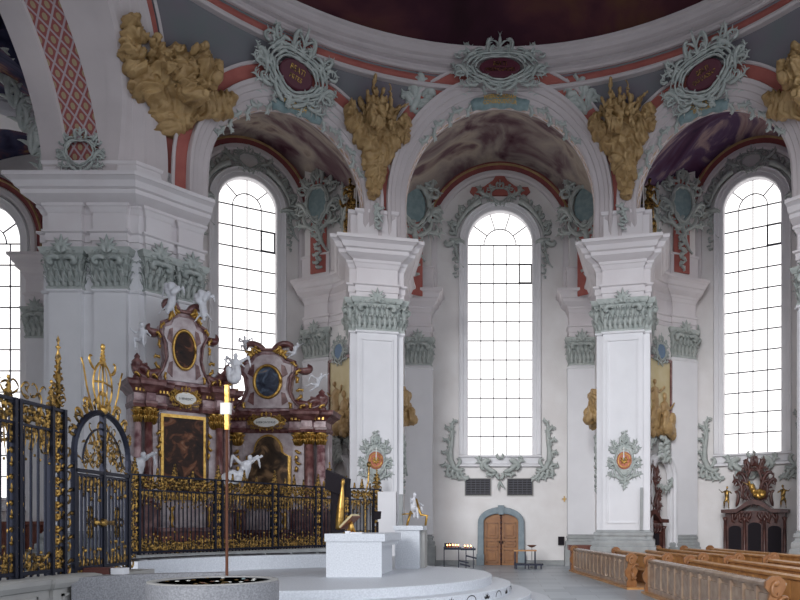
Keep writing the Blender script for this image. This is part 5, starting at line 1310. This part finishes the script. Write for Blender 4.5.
# dark draped lectern with tall slim gilded figure
t = T('draped_lectern', 'tall lectern draped in black cloth behind the altar block', 'lectern', (-5.0, 21.6, .8), radians(-8))
b = MB().slab([(-.32, 2.30), (.34, 2.05), (.38, 2.62), (-.30, 2.90)], -.25, .1); P('desk_cloth', b, 'black', t)
b = MB(); rs = []
for z, w, dd in ((2.3, .22, .15), (1.9, .2, .15), (1.2, .21, .15), (.5, .23, .16), (0, .24, .17)):
    rs.append([(w*cos(2*pi*i/28)*(1+.12*cos(9*2*pi*i/28)), dd*sin(2*pi*i/28)*(1+.12*cos(9*2*pi*i/28)), z) for i in range(28)])
P('hanging_cloth', b.rings(rs), 'black', t, True)
t = T('gilded_figure', 'tall slender gilded wrapped figure standing in front of the dark lectern', 'statue', (-4.83, 21.0, 1.85))
b = MB().lathe([(0, 0), (.07, 0), (.12, .05), (.145, .3), (.13, .6), (.10, .95), (.06, 1.2), (.045, 1.32), (.075, 1.42), (.06, 1.52), (0, 1.55)], n=16, sx=1, sy=.7)
b.v = [(x*.78*(1+.12*sin(6*atan2(y, x)+z*2))+.08*z, y*(1+.12*sin(6*atan2(y, x)+z*2)), z) for x, y, z in b.v]; P('body', b, 'gold', t, True)
P('pedestal', MB().box((-.2, -.2, -1.05), (.2, .2, 0)), 'black', t)
t = T('candle_bracket', 'tall thin gilded candle holder right of the dark lectern', 'candle holder', (-4.35, 22.6, .8))
P('pole', MB().tube([(0, 0, 0), (0, 0, 2.2), (.1, 0, 2.6), (.12, 0, 3.1)], .03), 'goldd', t); P('finial', MB().blob((.12, 0, 3.15), (.08, .08, .1)), 'goldd', t, True)
one('music_stand', MB().box((-4.05, 22.9, .8), (-3.98, 22.95, 2.1)).slab([(-4.15, 2.15), (-3.9, 2.2), (-3.88, 2.45), (-4.12, 2.45)], 22.85, 22.9), 'black', 'small dark music stand between the lectern and the grille end', 'stand')
one('stone_pilaster_panel', MB().box((-4.75, 27.2, 0), (-4.05, 27.5, 3.3)), 'plaster', 'low flat white slab at the foot of the left free pier', 'panel')
one('grey_post', MB().box((-3.95, 27.3, 0), (-3.8, 27.45, 3.2)), 'stone', 'thin grey stone post at the right foot of the left free pier', 'post')
one('wall_strip', MB().slab([(-.055, 0), (.055, 0), (.08, 1.7), (-.04, 1.7)], 0, .06).xf(lambda x, y, z: (5.66+x, 28.0+y, 1.8+z)), 'stone', 'thin grey vertical strip leaning on the right free pier', 'strip')

# ================================================================ FONT, POLE CROSS
fx, fy = -4.08, 10.0
t = T('baptismal_font', 'large round grey granite font basin with dark water in the foreground', 'font', (fx, fy, 0))
P('basin', MB().lathe([(0, 0), (.85, 0), (.87, .05), (.885, 1.17), (.87, 1.2), (.76, 1.2), (.74, 1.16), (0, 1.12)], n=56), 'granite', t, True)
P('rim', MB().lathe([(.76, 1.195), (.87, 1.195), (.87, 1.215), (.76, 1.215), (.76, 1.195)], n=56), 'beige', t, True)
b = MB().lathe([(0, 1.165), (.755, 1.165), (0, 1.17)], n=40); P('water', b, 'water', t)
r = random.Random(9)
for k in range(26):
    a = r.uniform(0, 6.28); q = sqrt(r.random())*.7; b = MB().lathe([(0, 0), (.028, 0), (.03, .03), (0, .035)], n=8)
    o = one('floating_candle', b.xf(lambda x, y, z: (fx+q*cos(a)+x, fy+.0+q*sin(a)+y, 1.172+z)), r.choice(['goldd', 'ivory', 'greend', 'bronze']), 'tiny floating light on the dark water of the font', 'candle', 'floating lights in the font')
t = T('processional_cross', 'thin bronze pole with white and gold cross rising behind the font', 'cross', (-4.30, 11.02, 0))
P('pole', MB().lathe([(0, 0), (.12, 0), (.12, .03), (.024, .05), (.022, 3.5), (0, 3.5)], n=10), 'bronze', t, True)
P('upright', MB().box((-.025, -.03, 3.5), (.035, .03, 4.2)), 'gold', t); P('crossbar', MB().box((-.09, -.035, 3.74), (.06, .035, 3.92)), 'ivory', t, label='white cross plate')

# ================================================================ PEWS
def end_outline(h=1.02, w=.42):
    return [(-.16, 0), (.16, 0), (.16, .18), (.10, .26), (.16, .40), (.20, .52), (.13, .62), (.10, .74), (.17, .86), (.16, .98), (.06, 1.06), (-.08, 1.06), (-.18, .97), (-.19, .86), (-.11, .76), (-.14, .62), (-.22, .50), (-.20, .36), (-.11, .24), (-.16, .14)]
def bench_end(t, y, wide=1.0, z0=.06):
    pts = [(x*wide, z+z0) for x, z in end_outline()]
    o = P('bench_end', MB().slab(pts, y-.035, y+.035), 'woodc', t)
    c = MB()
    for yy, s in ((y-.04, 1), (y+.04, -1)):
        q = MB(); scroll(q, -.02, .98, -2.2, .55, .028, 1, 6.5, 12, .8); scroll(q, .0, .5, 1.4, .5, .03, -1, 5, 12, .8); scroll(q, 0, .5, -1.7, .5, .03, 1, 5, 12, .8); leaf(q, 0, .2, 1.2, .3, .05); q.blob((.0, .94, .01), (.06, .06, .03), 8, 6)
        c.join(q.xf(lambda u, v, d: (u*wide, yy-s*d, v+z0)))
    P('carving', c, 'woodc', o, True)
def pew(L, label, loc, rz, front):
    t = T('kneeler_front' if front else 'church_pew', label, 'pew', loc, rz)
    b = MB(); n = max(4, int(L/.60))
    if front:
        P('backing_board', MB().box((.0, 0, .06), (.04, L, .92)), 'woodp', t)
        for i in range(n+1):
            y = .05+(L-.1)*i/n; b.box((-.07, y-.045, .2), (.0, y+.045, .90))
        b.box((-.03, 0, .86), (0, L, .93)); b.box((-.06, 0, .06), (0, L, .2)); P('stiles', b, 'woodp', t)
        b = MB()
        for i in range(n):
            y0 = .05+(L-.1)*i/n+.09; y1 = .05+(L-.1)*(i+1)/n-.09; b.box((-.045, y0, .27), (.0, y1, .79))
        P('raised_panels', b, 'woodp', t)
        P('desk_rail', MB().slab([(-.09, .93), (.02, .93), (.20, .96), (.20, 1.0), (.0, 1.02), (-.09, .985)], 0, L), 'woodp', t)
    else:
        n = max(4, int(L/.46))
        P('backing_board', MB().box((.0, 0, .06), (.035, L, .95)), 'wood', t)
        b = MB()
        for i in range(n):
            y0 = .04+(L-.08)*i/n+.02; y1 = .04+(L-.08)*(i+1)/n-.02; b.box((-.03, y0, .52), (.0, y1, .90))
        P('backrest_boards', b, 'wood', t); P('seat', MB().box((-.42, 0, .46), (0, L, .50)), 'wood', t); P('seat_front', MB().box((-.38, 0, .08), (-.34, L, .46)), 'woodc', t)
        P('desk_rail', MB().slab([(-.07, .93), (.02, .93), (.20, .93), (.20, .97), (.02, 1.02), (-.07, .985)], 0, L), 'wood', t)
    for y in (0, L): bench_end(t, y)
    return t
def rowpos(near, rz, k, sp): return (near[0]+sp*k*cos(rz), near[1]+sp*k*sin(rz), 0)
B = [dict(near=(4.12, 21.95), rz=radians(6.1), L0=8.4, L=6.0, n=6, nm='far pew block'), dict(near=(4.74, 12.05), rz=radians(2.6), L0=8.35, L=8.3, n=6, nm='near pew block')]
ordn = ['first', 'second', 'third', 'fourth', 'fifth', 'sixth', 'seventh', 'eighth', 'ninth']
for bi, q in enumerate(B):
    pew(q['L0'], 'panelled wooden kneeler front along the aisle, leading the %s' % q['nm'], (*q['near'], .0), q['rz'], True)
    p0 = None
    for k in range(1, q['n']):
        loc = rowpos(q['near'], q['rz'], k, 1.17); lab = 'honey-coloured wooden pew, %s row behind the kneeler front of the %s' % (ordn[k-1], q['nm'])
        if p0 is None: p0 = pew(q['L'], lab, loc, q['rz'], False); p0['group'] = 'pews of the '+q['nm']
        elif k == 3 and q['L'] == 6.0: p0 = pew(7.8, lab, loc, q['rz'], False); p0['group'] = 'pews of the '+q['nm']
        else: dup(p0, loc, q['rz'], lab)
    c, s = cos(q['rz']), sin(q['rz']); x1 = q['n']*1.2
    f = lambda x, y: (q['near'][0]+x*c-y*s, q['near'][1]+x*s+y*c)
    one('pew_platform', MB().prism([f(-.22, -.3), f(x1, -.3), f(x1, q['L']+.2), f(.5, q['L']+.2), f(.5, q['L0']+.15), f(-.22, q['L0']+.15)], 0, .06), 'wood', 'low wooden floor platform under the %s' % q['nm'], 'platform')
one('wooden_box', MB().box((3.0, 30.6, .9), (4.0, 31.2, 1.12)).box((3.1, 30.7, 0), (3.9, 31.1, .9)), 'woodr', 'dark red-brown wooden chest behind the far end of the kneeler front', 'chest')

# ================================================================ CONFESSIONALS
def confessional(t, W, H, arches, carve=True):
    dpt = .7
    b = MB(); b.box((-W/2, 0, 0), (W/2, dpt, H)); P('body', b, 'woodd', t)
    n = arches
    for i in range(n):
        cx = -W/2+W*(i+.5)/n; hw = W/n*.33
        ap = MB().slab([(cx-hw, .15), (cx+hw, .15)] + [(cx+hw*cos(pi*j/10), H*.68+hw*.6*sin(pi*j/10)+(.15 if i == n//2 else 0)) for j in range(11)], -.02, .02); P('opening', ap, 'black', t)
    for i in range(n+1):
        x = -W/2+W*i/n; P('column', MB().lathe([(0, .1), (.10, .1), (.10, .3), (.06, .35), (.075, H*.5), (.06, H*.82), (.12, H*.88), (0, H*.9)], (x, -.08, 0), 10), 'woodd', t, True)
    c = MB(); pr = [(-W/2-.15, H-.1), (-W/2-.15, H+.05), (-W*.3, H+.08), (-W*.12, H+.42), (0, H+.5), (W*.12, H+.42), (W*.3, H+.08), (W/2+.15, H+.05), (W/2+.15, H-.1), (W*.3, H-.1), (W*.1, H+.22), (0, H+.28), (-W*.1, H+.22), (-W*.3, H-.1)]
    c.slab(pr, -.25, dpt); P('cornice', c, 'woodd', t)
    g = MB()
    for s in (-1, 1):
        A = lambda a: a if s > 0 else pi-a
        kw = min(1, W/2.4)
        scroll(g, s*W*.12, H+.4, A(1.5), 1.5*kw, .07, -s, 3.6); scroll(g, s*W*.2, H+.3, A(1.0), 1.0*kw, .06, s, 4.5); branch(g, s*W*.2, H+.4, A(1.3), 1.2*kw, .06, -s, 7); scroll(g, s*W*.36, H+.1, A(2.2), .8*kw, .07, -s, 4)
        branch(g, s*W*.1, H+1.1, A(1.6), .8, .07, -s, 6); scroll(g, s*.02, H+1.35, A(.8), .5, .06, s, 5)
        for k in range(6): branch(g, s*W*(.06+.07*k), H-.08, A(-1.2), .5, .05, s*(-1)**k, 4)
    g.join(cartouche(.30*min(1, W/2.2), .42, 6).xf(lambda u, v, d: (u, v+H+.85, d)))
    P('carved_crest', g.xf(lambda u, v, d: (u*.88, -.05-d, H-.1+(v-H+.1)*1.45)), 'woodd', t, True)
    return t
mp, cs, ang = MPS[1]; o = mp(cs+.25, 0, .85)
t = T('confessional', 'dark carved three-arched confessional under the right window', 'confessional', o, ang)
confessional(t, 2.55, 2.65, 3)
b = sculpt([(q[0], tuple(q[1]), *q[2:]) for q in human((0, 0, 0), .62, 'reach', -1, 0, True)], .025, 2, .02, 8)
def put(mb, lx, ly, lz, rz=ang): c, s = cos(rz), sin(rz); mb.v = [(o[0]+(x+lx)*c-(y+ly)*s, o[1]+(x+lx)*s+(y+ly)*c, z+lz) for x, y, z in mb.v]; return mb
one('saint_statue', put(b, 0, -.15, 3.5), 'gold', 'gilded reclining saint in the crest of the three-arched confessional', 'statue', smooth=True)
for s in (-1, 1):
    b = sculpt([(q[0], tuple(q[1]), *q[2:]) for q in human((0, 0, 0), .62, 'stand', s, 0)], .025, 2, .02, 8)
    one('putto_statue', put(b, s*1.2, 0, 2.75), 'statue' if 0 else 'goldd', 'small putto standing on the %s end of the confessional cornice' % ('left' if s < 0 else 'right'), 'statue', smooth=True)
t = T('confessional', 'narrow dark carved confessional half hidden behind the right free pier', 'confessional', (6.72, 31.0, 0), radians(20))
confessional(t, 1.15, 2.2, 1)

# ================================================================ LIGHT, CAMERA
w = bpy.data.worlds.new('sky'); bpy.context.scene.world = w; w.use_nodes = True
bg = w.node_tree.nodes['Background']; bg.inputs[0].default_value = (0.87, 0.92, 1.0, 1); bg.inputs[1].default_value = WORLD
def area(loc, target, sx, sy, e, col):
    l = bpy.data.lights.new('window_daylight', 'AREA'); l.shape = 'RECTANGLE'; l.size = sx; l.size_y = sy; l.energy = e; l.color = col
    o = bpy.data.objects.new('window_daylight', l); C.objects.link(o); o.location = loc; dd = V(target)-V(loc); o.rotation_euler = dd.to_track_quat('-Z', 'Y').to_euler(); return o
sl = bpy.data.lights.new('daylight', 'SUN'); sl.energy = SUN; sl.angle = radians(16); sl.color = (.97, .98, 1)
so = bpy.data.objects.new('daylight', sl); C.objects.link(so); so.location = (0, -20, 25); so.rotation_euler = V((.27, 1, -.26)).to_track_quat('-Z', 'Y').to_euler()
cam = bpy.data.cameras.new('camera'); co = bpy.data.objects.new('camera', cam); C.objects.link(co)
co.location = (0, 0, EYE); co.rotation_euler = (pi/2, 0, 0); cam.lens = 31.5; cam.sensor_width = 36; cam.shift_x = -.125; cam.shift_y = .28125; cam.clip_end = 200
sc = bpy.context.scene; sc.camera = co
sc.view_settings.view_transform = 'Standard'; sc.view_settings.look = 'None'; sc.view_settings.gamma = 1; sc.view_settings.exposure = EXPO
sc.cycles.max_bounces = 6; sc.cycles.diffuse_bounces = 4
